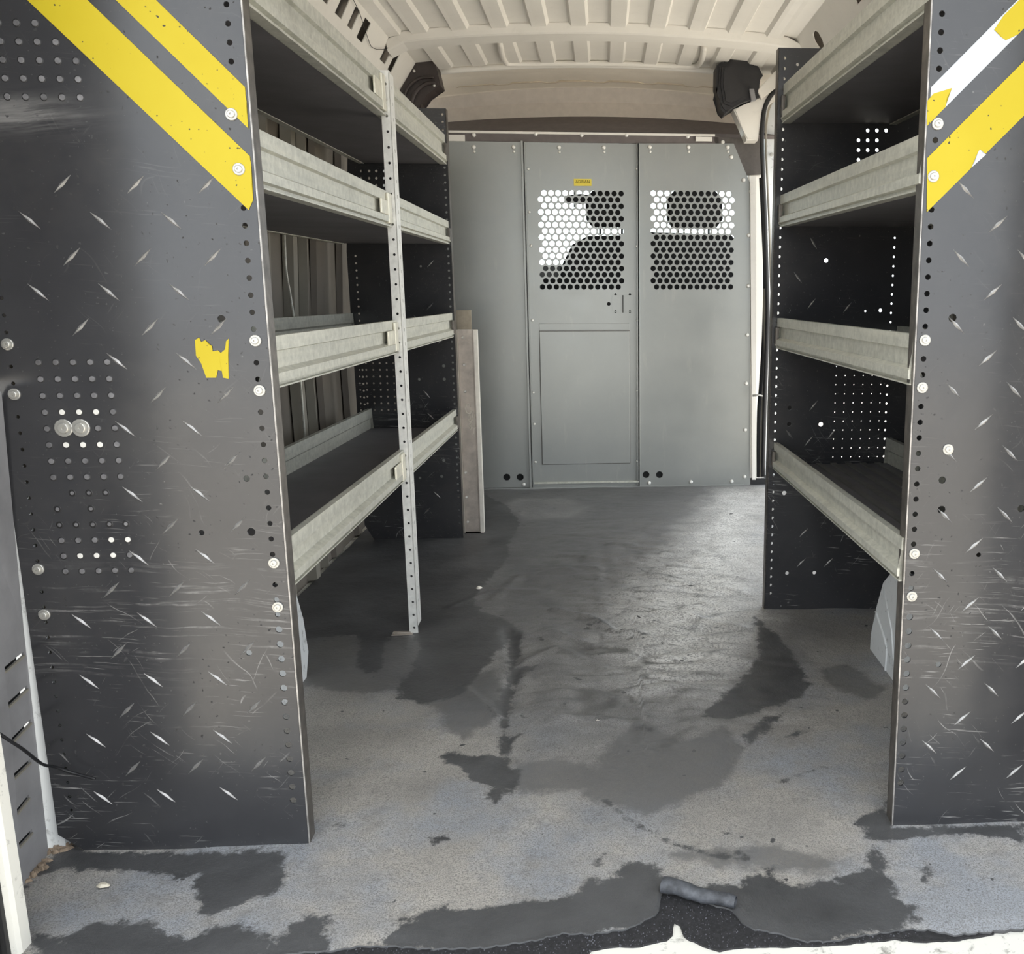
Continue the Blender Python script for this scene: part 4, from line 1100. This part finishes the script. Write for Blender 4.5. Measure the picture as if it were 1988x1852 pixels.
# ================================================================= LOOSE THINGS
# galvanised channel leaning behind the left unit
CH = thing('metal_channel', 'galvanised channel with scrawled writing standing upright at the far end of the left shelving', 'channel', (-.51, 3.49, 0))
secs = []
for z in (.004, .775):
    x0, x1 = -.034, .042
    secs.append([(x0, -.012, z), (x0+.004, -.012, z), (x0+.005, .006, z), (x1-.020, .006, z), (x1-.018, -.004, z), (x1-.012, -.004, z), (x1-.010, -.016, z), (x1, -.016, z), (x1, .012, z), (x0, .012, z)])
loft('rail', secs, M['pinkgalv'], CH)
lf = simple('bright channel lip', '#E2DCD2', .4, .3, .1, 30)  # paler lips paint the highlights on the channel's flanges
box('lip', .030, .0425, -.017, -.0155, .006, .774, lf, CH); box('lip', -.0345, -.0295, -.0135, -.0118, .006, .774, lf, CH); box('lip', .0418, .0432, -.016, .012, .006, .774, lf, CH)
secs = []
for z in (.01, .845):
    secs.append([(-.034, .013, z), (.020, .013, z), (.020, .022, z), (-.034, .022, z)])
loft('backing_strip', secs, simple('tan channel strip', '#9A9080', .45, .35, .2, 24), CH)
for px, py_ in ((898,655),(901,708),(903,760),(904,917),(906,965),(908,1013)):
    q = onY(px, py_, 3.496); bolt(SCREW, q.x + .51, .005, q.z, CH, 'screw')
scr = [[(913,790),(911,784),(906,785),(904,793),(907,801),(913,803),(915,797),(917,806),(918,815),(914,815)], [(909,808),(913,806),(914,813),(909,815)], [(911,818),(916,818),(911,824),(916,825)], [(911,830),(915,828),(913,834)], [(921,804),(921,812),(920,842)], [(916,828),(923,830)]]
bm = bmesh.new()
for l in scr:
    pts = [onY(x, y, 3.494) - CH.location for x, y in l]
    add_tube(bm, smooth_path(pts, 4) if len(pts) > 2 else pts, .0022, 5)
o = link('scrawled_writing', mesh_of(bm, 'scrawled_writing'), M['chalk'], CH); o['label'] = 'pale hand-painted scrawl'

# cables by the sliding door pillar
def local_thing_tube(name, label, cat, pts, r, mat):
    o = thing(name, label, cat, tuple(pts[0])); off = Vector(pts[0]); tube('sheath', [Vector(p) - off for p in pts], r, mat, o); return o, off
cp = smooth_path([onY(x, y, 4.24) for x, y in ((1478,345),(1483,450),(1486,540),(1484,640),(1481,700),(1477,760),(1474,800),(1473,860),(1473,926))], 5)[::-1]
CB, off = local_thing_tube('cable_bundle', 'black cable run down the pillar right of the partition, tied with a pale strap', 'cable', cp, .011, M['cable'])
cp2 = smooth_path([onY(x, y, 4.22) for x, y in ((1484,560),(1485,640),(1486,720),(1482,765),(1479,820),(1477,926))], 5)
tube('wire', [Vector(p) - off for p in cp2], .006, M['wallrib'], CB)
tube('cable_tie', [onY(x, y, 4.20) - off for x, y in ((1461,768),(1474,767),(1487,770))], .005, M['bolt'], CB)
# cord at the lower left corner
cpx = [(-30,1405,1.20),(10,1432,1.22),(45,1455,1.26),(70,1475,1.31),(86,1485,1.37),(110,1490,1.40),(140,1500,1.412),(185,1512,1.412)]
local_thing_tube('cord', 'thin black cord hanging across the slotted trim at the left rear corner', 'cord', smooth_path([onY(x, y, Y) for x, y, Y in cpx], 5), .0024, M['cable'])

def lump(bm, c, sx, sy, sz, n=10):
    top = []; bot = []
    for k in range(n):
        a = 2*math.pi*k/n; j = rnd.uniform(.75, 1.2)
        bot.append(bm.verts.new((c[0] + math.cos(a)*sx*j, c[1] + math.sin(a)*sy*j, c[2])))
        top.append(bm.verts.new((c[0] + math.cos(a)*sx*j*.6, c[1] + math.sin(a)*sy*j*.6, c[2] + sz*rnd.uniform(.7, 1.1))))
    for k in range(n): bm.faces.new((bot[k], bot[(k+1) % n], top[(k+1) % n], top[k]))
    bm.faces.new(top)
def lump_thing(name, label, cat, px, py_, sx, sy, sz, mat):
    q = onZ(px, py_, .006); bm = bmesh.new(); lump(bm, (0, 0, 0), sx, sy, sz)
    o = link(name, mesh_of(bm, name), mat); o.location = q; tag(o, label, cat); return o
lump_thing('pebble', 'small white chip lying on the dark mat right of the perforated post', 'chip', 930, 1142, .010, .008, .006, M['chalk'])
lump_thing('leaf_scrap', 'curled pale leaf scrap on the mat below the left black end panel', 'leaf', 201, 1720, .011, .006, .005, M['leafy'])
lump_thing('paint_flake', 'pale flake lying beside a wrinkle in the middle of the mat', 'flake', 1100, 1270, .010, .005, .003, M['leafy'])
lump_thing('plastic_scrap', 'tiny pale scrap on the mat fold just right of the centre crease', 'scrap', 1163, 1400, .009, .005, .004, M['chalk'])
lump_thing('paper_scrap', 'tiny light scrap at the near end of the mat wrinkle behind the crease', 'scrap', 1072, 1192, .010, .006, .003, M['chalk'])
# heap of rusty dirt in the left rear corner
bm = bmesh.new()
for k in range(46):
    t = rnd.random(); px = lerp2(128, 48, t) + rnd.uniform(-6, 8); py_ = lerp2(1628, 1718, t) + rnd.uniform(-8, 6)
    if rnd.random() < .5: px, py_ = rnd.uniform(98, 140), rnd.uniform(1622, 1652)
    q = onZ(px, py_, .004); lump(bm, q, rnd.uniform(.004, .011), rnd.uniform(.003, .008), rnd.uniform(.003, .010), 7)
tag(link('rusty_dirt', mesh_of(bm, 'rusty_dirt'), M['rust']), 'flaky rusty dirt gathered in the left rear floor corner', 'dirt', kind='stuff')

# ================================================================= CAB beyond the partition
BS = thing('bench_seat', 'black passenger bench with two head restraints seen through the perforated windows', 'seat', (.20, 5.0, -.1))
def bp(px, py_): return onY(px, py_, 5.0) - BS.location
bk = [bp(x, y) for x, y in ((1075,570),(1088,520),(1110,475),(1140,458),(1245,455),(1262,458),(1420,455),(1440,480),(1450,570))]
bk = [Vector((bk[0].x - .02, 0, .35))] + bk + [Vector((bk[-1].x + .02, 0, .35))]
prism('backrest', bk, (0, .12, 0), M['seat'], BS, .02)
prism('head_restraint', [bp(x, y) for x, y in ((1136,388),(1150,370),(1210,366),(1232,378),(1236,420),(1222,440),(1150,440),(1138,425))], (0, .09, 0), M['seat'], BS, .015)
prism('head_restraint', [bp(x, y) for x, y in ((1296,384),(1310,369),(1388,369),(1402,384),(1404,425),(1392,441),(1306,441),(1296,425))], (0, .09, 0), M['seat'], BS, .015)
for px in (1165, 1208, 1318, 1378):
    a, b = bp(px, 438), bp(px, 462); tube('restraint_post', [a + Vector((0,.05,0)), b + Vector((0,.05,0))], .006, M['seat'], BS)
box('seat_cushion', -.50, .46, -.1, .55, .22, .40, M['seat'], BS, .03)
box('seat_base', -.55, .50, -.25, .50, -.10, .24, M['seat'], BS, .01)
DR = thing('dashboard', 'dark dashboard seen low through the left perforated window', 'dashboard', (0, 5.55, 0))
prism('top', [(-.85, 0, .98), (-.85, .10, 1.06), (-.85, .55, 1.02), (-.85, .55, .3), (-.85, .12, .3)], (1.65, 0, 0), M['seat'], DR)
DR.location.y = 5.45
box('floor_front', -.9, .86, 4.36, 6.1, -.30, -.20, M['rubber'], kind='structure')
for s_, nm in ((-1, 'wall_front_left'), (1, 'wall_front_right')):
    x = VC + s_*.93
    box(nm, x, x + s_*.03, 4.45, 6.2, -.30, .98, M['rubber'], kind='structure')
box('wall_bulkhead', -.9, .86, 6.05, 6.1, -.3, 1.0, M['rubber'], kind='structure')
RM = thing('rear_view_mirror', 'dark mirror on the windscreen seen through the top left perforations', 'mirror', (-.18, 5.55, 1.38))
prism('housing', [onY(x, y, 5.55) - RM.location for x, y in ((1094,380),(1128,376),(1148,380),(1148,392),(1128,396),(1096,392))], (0, .03, 0), M['seat'], RM, .004)
tube('stem', [(.02, .03, .01), (.02, .06, .16)], .008, M['seat'], RM)
WS = loft('window_1', [[(x, 6.02, 1.0), (x, 5.62, 1.80), (x, 5.625, 1.803), (x, 6.025, 1.003)] for x in (-.82, .78)], M['glass'], None, kind='structure')
